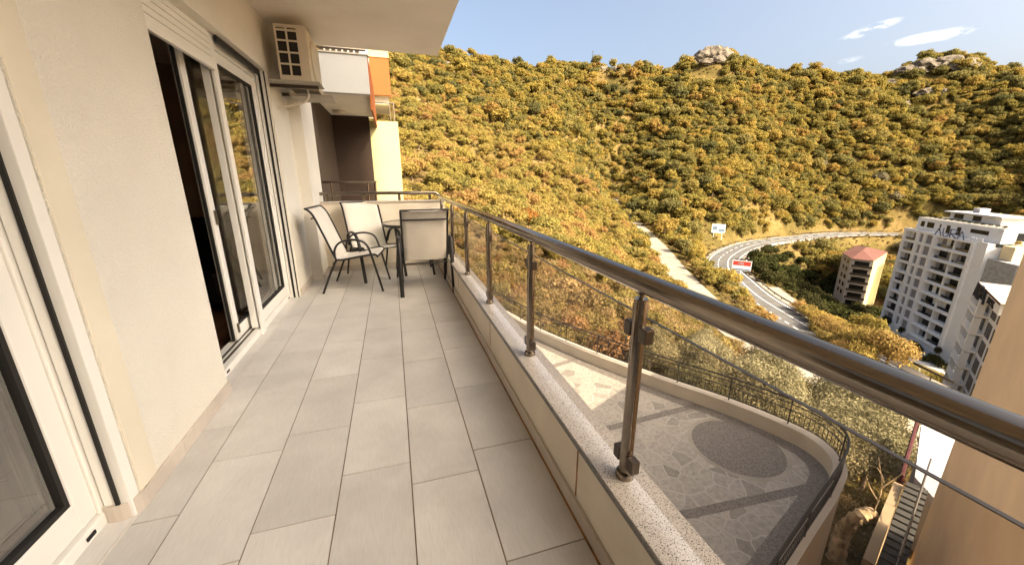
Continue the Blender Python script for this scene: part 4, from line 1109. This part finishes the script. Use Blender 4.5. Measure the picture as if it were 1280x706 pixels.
bmesh.ops.recalc_face_normals(b, faces=b.faces[:])
for f in b.faces:
    if f.normal.z < 0: f.normal_flip()
o = obj("pebble_bands", b, M['bandgrey']); tag(o, kind='structure')
b = NB()
ro, ri = 1.32, 1.203
A = [b.verts.new((9.0 + ro*math.cos(2*math.pi*k/48), 7.02 + ro*math.sin(2*math.pi*k/48), TZ + .004)) for k in range(48)]
B = [b.verts.new((9.0 + ri*math.cos(2*math.pi*k/48), 7.02 + ri*math.sin(2*math.pi*k/48), TZ + .004)) for k in range(48)]
for k in range(48): b.faces.new((A[k], A[(k+1) % 48], B[(k+1) % 48], B[k]))
o = obj("circle_border", b, M['concrete']); tag(o, kind='structure')
outer = rail_pts(inner, -.24)
tw = empty("terrace_wall", (9.8, 9, TZ), "cream curved retaining wall round the paved terrace", "wall")
b = NB(); wall_strip(b, inner, outer, -11.5, TZ + .42); obj("wall", b, M['wallcream'], tw)
b = NB(); wall_strip(b, rail_pts(inner, .02), rail_pts(inner, -.27), TZ + .422, TZ + .47); obj("coping", b, M['wallcream'], tw)
# iron fence on it
mid = rail_pts(inner, -.15)
fn = empty("iron_fence", (9.8, 9, TZ + .47), "dark iron fence with thin bars on the curved terrace wall", "fence")
ln = [0.0]
for a, c in zip(mid, mid[1:]): ln.append(ln[-1] + (c - a).length)
def along(s):
    s = min(max(s, 0), ln[-1] - 1e-6)
    k = max(i for i in range(len(ln)) if ln[i] <= s); k = min(k, len(mid) - 2)
    t = (s - ln[k]) / (ln[k+1] - ln[k]); return mid[k].lerp(mid[k+1], t)
z0 = TZ + .47
s = 0
while s < ln[-1] - .3:
    e_ = min(s + 1.65, ln[-1]); n = 8
    P_ = [along(s + (e_ - s) * k / n) for k in range(n + 1)]
    b = NB()
    for h, r in ((.10, .015), (.46, .015), (.66, .017)): tube(b, [(p.x, p.y, z0 + h) for p in P_], r, 6, cap=False)
    m_ = max(3, int((e_ - s) / .12))
    for k in range(1, m_):
        p = along(s + (e_ - s) * k / m_); tube(b, [(p.x, p.y, z0 + .09), (p.x, p.y, z0 + .46)], .010, 4)
    pn = obj("fence_panel", b, M['iron'], fn)
    p = along(s); b = NB(); tube(b, [(p.x, p.y, z0 - .02), (p.x, p.y, z0 + .80)], .018, 8); obj("post", b, M['iron'], fn)
    s += 1.65
b = NB(); tube(b, [(p.x, p.y, z0 + .80) for p in mid], .028, 8); obj("handrail", b, M['iron'], fn)

# unseen tall block added behind the viewer to cast shade over the balcony
ub = empty("street_block", (10, -50, -14), "tall plain block of flats up the street behind the house", "building")
p0 = Vector((21.2, -34, 0)); pd = Vector((.848, .529, 0)); pb = Vector((.529, -.848, 0))
cn = [pd * 5.66, pd * -16, pd * -16 + pb * 16, pd * 5.66 + pb * 16]
b = NB(); prism(b, [((pb * 42 + c).x, (pb * 42 + c).y) for c in cn], -14, 50); obj("wall", b, M['creamblock'], ub)

# ------------------------------------------------------------------ right: neighbouring house wall, steps, shed roof, dead trunk
hs = empty("neighbour_house", (13, 4.5, -10), "big windowless peach plastered house wall at the right edge", "building")
b = NB(); prism(b, [(12.95, 4.47), (4.9, .55), (4.9, -1.5), (5.3, -14), (20, -14), (17.7, -3.15)], -11.5, .06); obj("wall", b, M['peach'], hs)

st = empty("garden_steps", (12.6, 4.7, -8), "grey boarded outdoor steps with a steel handrail beside the peach wall", "stairs")
sa = Vector((11.0, 4.30, -8.55)); sb_ = Vector((14.9, 5.78, -7.9)); sd = (sb_ - sa); sn = Vector((-sd.y, sd.x, 0)).normalized()
b = NB(); N_ = 16
for k in range(N_):
    a = sa + sd * (k / N_); c = sa + sd * ((k + 1) / N_ - .008); h = Vector((0, 0, .05))
    z = a.z
    q8 = [a + sn*.02, c + sn*.02, c - sn*.46, a - sn*.46]
    lo = [b.verts.new((p.x, p.y, z - .12)) for p in q8]; hi = [b.verts.new((p.x, p.y, z)) for p in q8]
    b.faces.new(lo[::-1]); b.faces.new(hi)
    for j in range(4): b.faces.new((lo[j], lo[(j+1) % 4], hi[(j+1) % 4], hi[j]))
bmesh.ops.recalc_face_normals(b, faces=b.faces[:]); obj("treads", b, M['steps'], st)
b = NB(); P_ = [sa + sn*.05, sb_ + sn*.05]; wall_strip(b, P_, [p + sn*.22 for p in P_], -11.5, -8.15); obj("cheek_wall", b, M['cheek'], st)
ra, rb = sa - sn*.30, sb_ - sn*.30
b = NB(); tube(b, [ra + Vector((0, 0, 1.0)), rb + Vector((0, 0, 1.0))], .025, 8); tube(b, [ra + Vector((0, 0, .5)), rb + Vector((0, 0, .5))], .014, 8)
obj("handrail", b, M['steel'], st)
for t in (.2, .45, .7, .98):
    p = ra.lerp(rb, t); b = NB(); tube(b, [p, p + Vector((0, 0, 1.0))], .022, 8); obj("post", b, M['steel'], st)
sh = empty("garden_shed", (19, 6.6, -10), "low shed with a flat white roof and dark red steel frame behind the steps", "shed")
b = NB(); prism(b, [(19.6, 7.75), (15.8, 6.0), (14.8, 4.6), (20, 3.6), (23, 5.2)], -8.42, -8.22); obj("roof", b, M['whiteroof'], sh)
b = NB(); prism(b, [(19.4, 7.5), (16.1, 5.95), (15.2, 4.7), (20, 3.8), (22.8, 5.2)], -11.5, -8.423); obj("wall", b, M['wallcream'], sh)
b = NB(); tube(b, [(19.75, 7.95, -8.3), (15.55, 6.2, -8.3)], .06, 6); tube(b, [(15.6, 6.2, -8.35), (15.5, 6.2, -11)], .07, 6); tube(b, [(19.7, 7.9, -8.35), (19.7, 7.9, -11.5)], .07, 6); obj("steel_frame", b, M['rust'], sh)

dt = empty("dead_tree", (13.2, 5.6, -10.3), "bent dead tree trunk, bare and bleached, below the terrace wall", "tree trunk")
b = NB()
K_ = spline([(11.75, 5.35, -11.4), (11.75, 5.42, -10.2), (11.9, 5.53, -9.48), (12.07, 5.62, -8.92), (12.32, 5.58, -8.46), (12.62, 5.52, -8.28), (12.85, 5.5, -8.3), (13.0, 5.5, -8.5)], 6)
tube(b, K_, [.25 - .11*k/(len(K_)-1) + .022*math.sin(k*2.1) for k in range(len(K_))], 14)
K_ = spline([(12.05, 5.62, -9.0), (11.97, 5.56, -8.5), (11.9, 5.4, -8.1), (11.88, 5.3, -7.8)], 5)
tube(b, K_, [.17 - .004*k + .012*math.sin(k*2) for k in range(len(K_))], 12)
rr_ = random.Random(4)
for v in b.verts: v.co += Vector((rr_.uniform(-.02, .02), rr_.uniform(-.02, .02), rr_.uniform(-.02, .02)))
obj("trunk", b, M['deadwood'], dt, smooth=True)
b = NB()
for (p, q_, r_) in (((12.8, 5.42, -8.15), (13.0, 5.5, -7.4), (13.07, 5.8, -6.6)), ((13.0, 5.5, -7.4), (13.15, 5.4, -7.1), (13.3, 5.3, -6.8)), ((12.9, 5.45, -7.8), (12.8, 5.65, -7.5), (12.77, 5.8, -7.2)), ((13.0, 5.5, -7.2), (12.8, 5.5, -6.9), (12.7, 5.6, -6.7))):
    tube(b, spline([p, q_, r_], 4), [.022 - .0018*k for k in range(9)], 6)
obj("twig", b, M['deadwood'], dt)
# ------------------------------------------------------------------ trees, bushes, planting
def crown_mesh(name, seed, nblob, nleaf, leaf, hz=0.85, spread=0.62, blob=(0.30, 0.46), rag=0.16, zc=1.0):
    """crown of radius about 1 centred at height zc: leaf quads on many overlapping clumps"""
    g = np.random.default_rng(seed)
    d = g.normal(size=(nblob, 3)); d /= np.linalg.norm(d, axis=1)[:, None]
    d[:, 2] = np.where(d[:, 2] < -0.35, -d[:, 2] * 0.5, d[:, 2])
    rad = g.uniform(0.35, 1.0, nblob) ** 0.6 * spread * g.uniform(0.8, 1.25, nblob)
    cen = d * rad[:, None] * np.array([1, 1, hz]); br = g.uniform(*blob, nblob)
    w = br ** 2; k = g.choice(nblob, nleaf, p=w / w.sum())
    n = g.normal(size=(nleaf, 3)); n /= np.linalg.norm(n, axis=1)[:, None]
    n[:, 2] = np.abs(n[:, 2]) * np.where(g.random(nleaf) < 0.8, 1, -1)
    p = cen[k] + n * br[k][:, None] * (1 + g.normal(size=(nleaf, 1)) * rag) * np.array([1, 1, 0.9])
    p[:, 2] += zc
    nn = n + g.normal(size=(nleaf, 3)) * 0.55; nn /= np.linalg.norm(nn, axis=1)[:, None]
    a = np.cross(nn, g.normal(size=(nleaf, 3))); a /= np.linalg.norm(a, axis=1)[:, None]
    bb = np.cross(nn, a); sz = leaf * g.uniform(0.6, 1.35, (nleaf, 1))
    a = a * sz; bb = bb * sz * 0.62
    co = np.stack([p - a, p - bb, p + a, p + bb], 1).reshape(-1, 3)
    me = bpy.data.meshes.new(name); fast_mesh(me, co, np.arange(nleaf * 4).reshape(-1, 4))
    tone = np.clip(g.normal(0.5, 0.16, nblob)[k] + g.normal(0, 0.16, nleaf), 0, 1)
    at = me.attributes.new("tone", 'FLOAT', 'FACE'); at.data.foreach_set("value", tone.astype(np.float32))
    return me

def trunk_mesh(name, seed, zc=1.0, r=0.07):
    g = random.Random(seed); b = NB()
    top = (g.uniform(-.08, .08), g.uniform(-.08, .08), zc * .62)
    tube(b, [(0, 0, -.25), (top[0]*.4, top[1]*.5, zc*.3), top], [r, r*.8, r*.62], 7)
    for k in range(4):
        a = k * 1.57 + g.uniform(-.4, .4)
        e = (top[0] + .45*math.cos(a), top[1] + .45*math.sin(a), zc * g.uniform(.95, 1.2))
        m_ = tuple((top[i] + e[i]) / 2 + (0.05 if i == 2 else 0) for i in range(3))
        tube(b, [top, m_, e], [r*.5, r*.36, r*.15], 5)
    me = bpy.data.meshes.new(name); b.normal_update(); b.to_mesh(me); b.free(); me.materials.append(M['bark'])
    return me

def proto(name, crown, trunk, leaf):
    e = bpy.data.objects.new(name, None); C.objects.link(e)
    crown.materials.clear(); crown.materials.append(leaf)
    c = bpy.data.objects.new("crown", crown); C.objects.link(c); c.parent = e
    if trunk:
        t = bpy.data.objects.new("trunk", trunk); C.objects.link(t); t.parent = e
    return e

class Kind:
    """a kind of tree: a few different plants, each copied with its parts"""
    def __init__(s, name, label, cat, group, leaf, specs, trunk=True):
        s.name, s.label, s.cat, s.group = name, label, cat, group
        s.protos = [proto(name, crown_mesh(name + "_crown", *sp[0], **sp[1]), trunk_mesh(name + "_trunk", sp[0][0], sp[1].get('zc', 1.0)) if trunk else None, M[leaf]) for sp in specs]
        s.used = [False] * len(s.protos); s.n = 0
    def crowns(s): return [p.children[0] for p in s.protos]
    def put(s, x, y, z, r, rz, k=None, label=None, sz=1.0):
        k = s.n % len(s.protos) if k is None else k; s.n += 1
        if s.used[k]: e = copy_tree(s.protos[k])
        else: e = s.protos[k]; s.used[k] = True
        e.location = (x, y, z); e.scale = (r, r, r * sz); e.rotation_euler = (0, 0, rz)
        return tag(e, label or s.label, s.cat, s.group)

FARK = [((11 + k, 30 + 5*k % 14, 1900, .092), dict(zc=.95 + .12*(k % 3), hz=.8 + .16*(k % 3), spread=.74 + .1*(k % 2), blob=(.17, .36), rag=.2)) for k in range(7)]
K_hill = Kind("hillside_tree", "bushy golden green tree in the woods on the mountainside across the valley", "tree", "trees on the far mountainside", 'leaf_hill', FARK)
K_spur = Kind("slope_tree", "light yellow leaved tree on the near slope behind the balcony railing", "tree", "trees on the near slope", 'leaf_spur',
              [((41 + k, 28, 2000, .085), dict(zc=.95, hz=.85 + .15*(k % 2), rag=.28, spread=.74, blob=(.17, .36))) for k in range(6)])
K_scrub = Kind("scrub_bush", "dry yellow brown bush growing on the slope below the balcony", "bush", "dry bushes below the balcony", 'leaf_dry',
               [((61 + k, 16, 1500, .075), dict(zc=.55, hz=.7, rag=.3, blob=(.28, .42))) for k in range(5)], trunk=False)
K_olive = Kind("olive_tree", "grey green olive tree growing just beyond the terrace fence", "tree", "olive trees beyond the terrace", 'leaf_olive',
               [((81 + k, 24, 14000, .027), dict(zc=1.15, hz=.9, rag=.17, blob=(.22, .44), spread=.78)) for k in range(3)])
K_gold = Kind("golden_tree", "round golden yellow tree between the side road and the white tower", "tree", "golden trees above the tower court", 'leaf_gold',
              [((91 + k, 26, 4200, .055), dict(zc=.95, hz=.8, rag=.16, spread=.66)) for k in range(3)])
K_dark = Kind("valley_tree", "dark green tree in the shaded hollow between highway and flats", "tree", "dark trees in the hollow", 'leaf_dark',
              [((101 + k, 22, 1600, .095), dict(zc=1.0, hz=.9)) for k in range(4)])

G = np.random.default_rng(77)
def inview(x, y, lo=-12, hi=79):
    az = np.degrees(np.arctan2(x, y)); return (az > lo) & (az < hi) & (y > -40)
def clear_of(x, y, extra=1.0):
    ok = np.ones(x.shape, bool)
    for P, wd, fall in ROADS:
        d, _ = poly_dist(x, y, P); ok &= (d > wd / 2 + extra) | ((P is PATH) & (np.hypot(x, y) > 172) & (d > 1.2))
    for cx, cy, rr in ((131, 60, 13), (141, 62, 16), (134, 46, 15), (146, 50, 16), (160, 90, 11), (170, 93, 9), (87, 31, 11), (112, 50, 11), (104, 44, 8), (120, 58, 9), (140, 78, 7)):
        ok &= np.hypot(x - cx, y - cy) > rr
    ok &= ~((x > -14) & (x < 12.4 + extra) & (y > -30) & (y < 20.8))
    ok &= ~((x > 10) & (x < 24) & (y > -10) & (y < 8.2))
    return ok
def jitter(step, x0, x1, y0, y1):
    xs, ys = np.meshgrid(np.arange(x0, x1, step), np.arange(y0, y1, step), indexing='ij')
    x = xs.ravel() + G.uniform(-.48, .48, xs.size) * step; y = ys.ravel() + G.uniform(-.48, .48, ys.size) * step
    k = inview(x, y); return x[k], y[k]
def visible(x, y, z):
    """points on the land that no land hides from the balcony"""
    ok = np.ones(x.shape, bool)
    for t in np.linspace(.12, .97, 34):
        ok &= terrain_z(x * t, y * t) < EYE + (z - EYE) * t
    return ok

def scatter(name, pts, rad, objs, label=None):
    """one object that repeats the given crowns over many points (uncountable woods)"""
    n = len(pts); me = bpy.data.meshes.new(name)
    me.vertices.add(n); me.vertices.foreach_set("co", pts.astype(np.float32).ravel())
    for nm, tp, v in (("scl", 'FLOAT', rad), ("rot", 'FLOAT', G.uniform(0, 6.28, n)), ("pick", 'INT', G.integers(0, len(objs), n))):
        a = me.attributes.new(nm, tp, 'POINT'); a.data.foreach_set("value", np.asarray(v, np.int32 if tp == 'INT' else np.float32))
    o = bpy.data.objects.new(name, me); C.objects.link(o); tag(o, label, kind='stuff')
    ng = bpy.data.node_groups.new(name, 'GeometryNodeTree')
    ng.interface.new_socket("Geometry", in_out='INPUT', socket_type='NodeSocketGeometry'); ng.interface.new_socket("Geometry", in_out='OUTPUT', socket_type='NodeSocketGeometry')
    N = ng.nodes; gi = N.new("NodeGroupInput"); go = N.new("NodeGroupOutput"); ip = N.new("GeometryNodeInstanceOnPoints"); jn = N.new("GeometryNodeJoinGeometry")
    for ob in objs:
        oi = N.new("GeometryNodeObjectInfo"); oi.transform_space = 'ORIGINAL'; oi.inputs["As Instance"].default_value = True; oi.inputs["Object"].default_value = ob
        ng.links.new(oi.outputs["Geometry"], jn.inputs[0])
    def attr(nm, tp):
        a = N.new("GeometryNodeInputNamedAttribute"); a.data_type = tp; a.inputs["Name"].default_value = nm; return a.outputs["Attribute"]
    ng.links.new(gi.outputs[0], ip.inputs["Points"]); ng.links.new(jn.outputs[0], ip.inputs["Instance"])
    ip.inputs["Pick Instance"].default_value = True
    ng.links.new(attr("pick", 'INT'), ip.inputs["Instance Index"])
    cx = N.new("ShaderNodeCombineXYZ"); ng.links.new(attr("rot", 'FLOAT'), cx.inputs[2]); ng.links.new(cx.outputs[0], ip.inputs["Rotation"])
    ng.links.new(attr("scl", 'FLOAT'), ip.inputs["Scale"]); ng.links.new(ip.outputs[0], go.inputs[0])
    o.modifiers.new("scatter", 'NODES').node_group = ng
    return o

def wood(kind, x, y, rad, name, nmax=300):
    z = terrain_z(x, y); d = np.hypot(x, y)
    vis = visible(x, y, z + rad * 1.6)
    size = np.where(vis, rad / d, 0); order = np.argsort(-size)
    pick = order[:nmax]; pick = pick[size[pick] > 0]; rest = np.ones(len(x), bool); rest[pick] = False
    for i in pick: kind.put(x[i], y[i], z[i] - .1, rad[i], G.uniform(0, 6.28))
    if rest.any(): scatter(name, np.stack([x, y, z - .1], 1)[rest], rad[rest], kind.crowns())

# far mountainside
x, y = jitter(3.0, -120, 470, 20, 330)
D = np.hypot(x, y); az = np.degrees(np.arctan2(x, y)); zz = terrain_z(x, y)
near_slope = (az < 35) & (D < 150 - (az - 10) * 0.2) | (D < 95) | ((az > 33) & (az < 46) & (D < 120))
hollow = (az > 47) & (az < 66) & (D > 108) & (D < 205) & (zz < -25)
ridge_rock = (np.hypot(x - 341, y - 186) < 18) | (np.hypot(x - 203, y - 221) < 7)
hwd, _ = poly_dist(x, y, HW)
cut = (hwd < 8.5) & (D > 150) & (az > 50)                               # bare cutting above the highway
keep = clear_of(x, y, 2.6) & ~near_slope & ~hollow & (D < 440) & ~(ridge_rock & (G.random(x.size) < .6)) & ~(cut & (G.random(x.size) < .8))
keep &= ~((np.hypot(x - 133, y - 127) < 7))                          # clear ground before the billboard
keep &= ~((np.abs(az - 45.6) < 2.2) & (D > 150) & (D < 190))
_ra = np.array([math.degrees(math.atan2(p.x, p.y)) for p in HW[:62]]); _rd = np.array([math.hypot(p.x, p.y) for p in HW[:62]]); _o = np.argsort(_ra)
dr = np.interp(az, _ra[_o], _rd[_o])
keep &= ~((az > 46.5) & (az < 66) & (D < dr) & (dr - D < 30))       # open verge inside the bend
keep &= ~((D > 262) & (D < 300) & (az > 28.6) & (az < 33.6) & (G.random(x.size) < .75)) & ~((D > 280) & (D < 312) & (az > 39.8) & (az < 44.8) & (G.random(x.size) < .8))
# steep ground carries more trees than its plan shows
h_ = 1.5; sl = np.hypot(terrain_z(x + h_, y) - terrain_z(x - h_, y), terrain_z(x, y + h_) - terrain_z(x, y - h_)) / (2 * h_)
xk, yk = x[keep], y[keep]
ex = keep & (sl > .55); xs2, ys2 = [], []
for k in range(2):
    e2 = ex & (G.random(x.size) < np.clip((sl - .45) * 1.1, 0, 1)); xs2.append(x[e2] + G.uniform(-1.6, 1.6, e2.sum())); ys2.append(y[e2] + G.uniform(-1.6, 1.6, e2.sum()))
xk = np.concatenate([xk] + xs2); yk = np.concatenate([yk] + ys2)
rad = G.uniform(1.2, 2.5, xk.size) * np.where(G.random(xk.size) < .12, 1.7, 1) * np.where(np.degrees(np.arctan2(xk, yk)) > 34, 1.12, 0.9)
wood(K_hill, xk, yk, rad, "far_woods")
# near slope
x, y = jitter(2.5, -60, 120, 22, 170)
D = np.hypot(x, y); az = np.degrees(np.arctan2(x, y))
near_slope = ((az < 35) & (D < 150 - (az - 10) * 0.2) & (D > 52)) | ((az >= 35) & (az < 46) & (D < 118) & (D > 82))
keep = clear_of(x, y, 2.0) & near_slope & (G.random(x.size) < .86)
xk, yk = x[keep], y[keep]
wood(K_spur, xk, yk, G.uniform(1.1, 2.4, xk.size), "slope_woods")
# scrub close below
x, y = jitter(1.55, -30, 70, 16, 86)
D = np.hypot(x, y); az = np.degrees(np.arctan2(x, y))
keep = clear_of(x, y, .6) & ~((az > 36) & (D < 38) & (G.random(x.size) < .7)) & (D < 84) & (D > 17) & (az < 66) & (G.random(x.size) < .8)
xk, yk = x[keep], y[keep]
wood(K_scrub, xk, yk, G.uniform(.55, 1.35, xk.size) * np.where(G.random(xk.size) < .1, 1.5, 1), "scrub")
# low growth over the rest of the ground
x, y = jitter(2.3, -60, 330, 10, 240)
D = np.hypot(x, y)
keep = clear_of(x, y, .5) & (D < 300)
xk, yk = x[keep], y[keep]
scatter("undergrowth", np.stack([xk, yk, terrain_z(xk, yk) - .05], 1), G.uniform(.35, .85, xk.size), K_scrub.crowns())

def plant(kind, x, y, r, label=None, sz=1.0, dz=0.0): return kind.put(x, y, tz(x, y) - .1 + dz, r, G.uniform(0, 6.28), label=label, sz=sz)
# olives beyond the terrace fence
for (x, y, r) in ((14.6, 10.4, 1.9), (16.8, 12.6, 2.1), (18.6, 10.0, 1.9), (20.0, 14.4, 2.3), (17.6, 17.4, 1.9), (22.4, 11.0, 2.3), (22.8, 16.2, 2.1), (20.6, 19.8, 1.8), (26.0, 13.2, 2.5), (26.6, 19.0, 2.0), (24.0, 23.0, 1.7), (15.4, 19.0, 1.9), (29.5, 16.0, 2.6), (30, 22.5, 1.9), (17.8, 9.7, 1.7), (21.0, 9.6, 1.9), (13.6, 8.7, 1.4), (15.4, 8.8, 1.6), (17.2, 8.5, 1.5), (13.4, 13.0, 1.7)):
    plant(K_olive, x, y, r)
# golden trees
for (az, D, r) in ((64.6, 82, 3.6), (63.0, 84, 3.4), (61.4, 87, 2.9), (60.0, 90, 2.6), (58.7, 94, 2.4), (57.6, 98, 2.2), (56.6, 101, 2.0), (62.4, 80, 2.4), (60.6, 82, 2.0), (58.8, 87, 1.8), (57.8, 93, 1.6), (59.4, 97, 2.2), (61.2, 93, 2.4), (55.8, 104, 1.8)):
    x, y, _ = ll(az, D, 0); plant(K_gold, x, y, r)
# bushes on the bank between the balcony and the highway
for (x, y, r) in ((75, 69.5, 1.6), (74.2, 65.5, 2.4), (72.8, 61, 2.2), (71, 57, 2.0), (69.6, 53, 2.1), (71.5, 69.5, 1.8), (69.5, 63, 1.8), (67, 56, 1.9)): plant(K_spur, x, y, r, label="yellow leaved tree on the bank below the highway bend, near the red and white sign")
# trees in front of the small block
for (x, y, r) in ((139, 86, 2.6), (141, 82.5, 2.4), (136.5, 89, 2.8), (143, 79, 2.6), (147, 79.5, 2.5), (151, 80, 2.4), (156, 82, 2.4), (133, 84, 2.6)): plant(K_dark, x, y, r, sz=1.2)
# hollow
x, y = jitter(5.2, 70, 190, 50, 160)
D = np.hypot(x, y); az = np.degrees(np.arctan2(x, y)); zz = terrain_z(x, y)
keep = clear_of(x, y, 3.2) & (az > 48.5) & (az < 66) & (D > 104) & (D < 205) & (zz < -28.6)
xk, yk = x[keep], y[keep]
wood(K_dark, xk, yk, G.uniform(2.2, 3.6, xk.size), "hollow_woods", 200)

# rusty tree beside the small block, red shrub on the slope, roof garden
rt = Kind("rusty_tree", "rust red autumn tree standing on the highway bank beside the small red roofed block", "tree", None, 'leaf_rust', [((131, 18, 1800, .08), dict(zc=1.0))])
x, y, _ = ll(56.9, 186, 0); plant(rt, x, y, 2.6)
rs = Kind("rusty_bush", "rust orange bush on the slope straight beyond the far end of the railing", "bush", None, 'leaf_rust', [((133, 14, 2200, .06), dict(zc=.6, hz=.8, rag=.3))], trunk=False)
x, y, _ = ll(19.3, 66, 0); plant(rs, x, y, 2.4)
gt = Kind("grey_tree", "pale grey leaved tree standing out of the woods on the mountainside", "tree", "grey leaved trees on the mountainside", 'leaf_grey', [((135, 22, 1800, .085), dict(zc=1.0))])
for az, D, r in ((60.2, 300, 4.2), (61.6, 296, 3.8), (63.4, 270, 4.2), (55.0, 290, 3.0), (64.5, 285, 3.6)):
    x, y, _ = ll(az, D, 0); plant(gt, x, y, r)
hg = Kind("roof_hedge", "clipped green hedge along the roof edge of the white tower", "hedge", None, 'leaf_dark', [((141, 30, 2600, .06), dict(zc=.5, hz=.5))], trunk=False)
b_me = hg.protos[0].children[0].data
n_v = len(b_me.vertices); arr = np.empty(n_v * 3, np.float32); b_me.vertices.foreach_get("co", arr); arr = arr.reshape(-1, 3)
g2 = np.random.default_rng(9); big = []
for k in range(14):
    c_ = np.cos(k * 1.3); s_ = np.sin(k * 1.3); p = arr[: (len(arr) // 12) * 4] * .62
    q2 = np.stack([p[:, 0]*c_ - p[:, 1]*s_ + 2.6 + k*1.9, p[:, 0]*s_ + p[:, 1]*c_ - 2.4, p[:, 2] + HT + 3.2], 1)
    big.append(q2)
big = np.concatenate(big); m4 = np.array(TM)
big = big @ m4[:3, :3].T + m4[:3, 3]
me = bpy.data.meshes.new("roof_hedge"); fast_mesh(me, big, np.arange(len(big)).reshape(-1, 4)); me.materials.append(M['leaf_dark'])
for o_ in list(hg.protos[0].children): bpy.data.objects.remove(o_)
bpy.data.objects.remove(hg.protos[0])
o = bpy.data.objects.new("roof_hedge", me); C.objects.link(o); tag(o, "dark clipped hedge along the roof edge of the white tower", "hedge")
tp = Kind("terrace_shrub", "shrub on a sunny roof terrace of the white tower", "bush", "shrubs on the tower terraces", 'leaf_gold', [((151, 12, 900, .09), dict(zc=.7))], trunk=False)
for u_, v_, h_, r_ in ((TW + 1.2, -4, HT - .25, .8), (TW + 2.2, -6.5, HT - .25, 1.0), (TW + 2.4, -8.6, HT - .25, 1.1)):
    p = TM @ Vector((u_, v_, h_)); tp.put(p.x, p.y, p.z, r_, u_)
cyp = Kind("cypress", "slim dark cypress at the foot of the white tower", "tree", "cypresses at the tower foot", 'leaf_dark', [((161, 16, 1500, .07), dict(zc=1.1, hz=1.0, spread=.4))])
for u_, v_ in ((7.2, 1.6), (13.5, 1.8), (TW - 1.5, 1.5), (4.6, 1.4)):
    p = TM @ Vector((u_, v_, 0)); cyp.put(p.x, p.y, tz(p.x, p.y), .95, u_, sz=2.0)
fb = Kind("court_shrub", "low dark shrub along the planted edge of the tower court", "bush", "shrubs round the tower court", 'leaf_dark', [((171, 14, 1200, .08), dict(zc=.5, hz=.6))], trunk=False)
for u_, v_, r_ in ((TW - 9, 2, 1.3), (TW - 7, 2.6, 1.4), (TW - 5, 3, 1.2), (TW, 3, 1.5), (TW + 2, 3.4, 1.6), (TW + 4, 3.6, 1.4), (TW + 1, 5, 1.3)):
    p = TM @ Vector((u_, v_, 0)); fb.put(p.x, p.y, tz(p.x, p.y) - .05, r_, u_)
rk_dry = Kind("dry_shrub", "dry yellow shrub at the foot of the terrace wall beside the dead trunk", "bush", "dry shrubs beside the dead trunk", 'leaf_dry', [((181, 14, 2600, .045), dict(zc=.5, hz=.7, rag=.35))], trunk=False)
for x, y, r in ((12.6, 6.6, .7), (13.9, 6.3, .7), (14.2, 6.9, .8), (12.9, 5.6, .5), (15.6, 7.0, .9), (13.4, 7.6, .8), (12.2, 5.9, .55), (11.2, 5.0, .45), (11.6, 4.75, .5)): plant(rk_dry, x, y, r)

# ------------------------------------------------------------------ rocks on the ridge and slope, mast
def rock(name, x, y, r, h, label, seed, group=None):
    b = NB(); bmesh.ops.create_icosphere(b, subdivisions=4, radius=1); g = random.Random(seed)
    ph = [(Vector((g.uniform(-1, 1), g.uniform(-1, 1), g.uniform(-1, 1))).normalized(), g.uniform(1.5, 7), g.uniform(0, 6)) for _ in range(14)]
    for v in b.verts:
        n = v.co.normalized(); k = 1 + sum(.10 / math.sqrt(f_) * 2 * (1 - abs(math.sin(n.dot(d) * f_ + p_)) * 2) for d, f_, p_ in ph) * .38
        v.co = Vector((n.x * r * k, n.y * r * .7 * k, n.z * h * k))
    z = tz(x, y) - h * .25
    for v in b.verts: v.co += Vector((x, y, z))
    return tag(obj(name, b, M['rock']), label, "rock", group)
for k, (az, D, r, h) in enumerate(((40.2, 297, 8, 4.5), (41.3, 298, 8.5, 5.5), (42.3, 300, 9, 6.2), (43.3, 301, 8, 5.6), (44.4, 303, 7, 4), (41.8, 292, 7, 3), (42.9, 294, 6, 3))):
    x, y, _ = ll(az, D, 0); rock("rock_outcrop", x, y, r, h, "pale limestone crag crowning the middle of the ridge", k, "crags on the middle of the ridge")
for k, (az, D, r, h) in enumerate(((59.3, 372, 11, 4.5), (60.4, 380, 12, 5.5), (61.5, 385, 13, 6), (62.6, 388, 13, 6), (63.8, 388, 11, 5), (61.8, 366, 8, 3.5), (60.2, 356, 8, 3.5), (62.9, 370, 7, 3.5))):
    x, y, _ = ll(az, D, 0); rock("rock_outcrop", x, y, r, h, "broad grey limestone knoll at the right end of the ridge", 20 + k, "rocks of the right hand knoll")
for k, (az, D, r, h) in enumerate(((29.4, 283, 5, 3.6), (31.2, 286, 5.5, 4), (32.8, 290, 5, 3.4))):
    x, y, _ = ll(az, D, 0); rock("rock_outcrop", x, y, r, h, "small rock face under the mast on the ridge", 40 + k, "rocks below the mast")
for k, (az, D, r, h) in enumerate(((8.9, 192, 4, 3.6), (10.2, 186, 3.4, 3))):
    x, y, _ = ll(az, D, 0); rock("rock_outcrop", x, y, r, h, "pale rock patch among the trees high on the left slope", 50 + k, "rocks on the left slope")
x, y, _ = ll(27.8, 283, 0); z = tz(x, y)
mast = empty("radio_mast", (x, y, z), "thin radio mast standing on the ridge line", "mast")
b = NB(); tube(b, [(x, y, z - 1), (x, y, z + 11)], [.22, .1], 6); obj("pole", b, M['steel_dark'], mast)
b = NB()
for h_, w_ in ((10.2, 1.0), (8.8, 1.3), (7.6, .8)): tube(b, [(x - w_, y, z + h_), (x + w_, y, z + h_ + .1)], .07, 5)
obj("antenna", b, M['steel_dark'], mast)
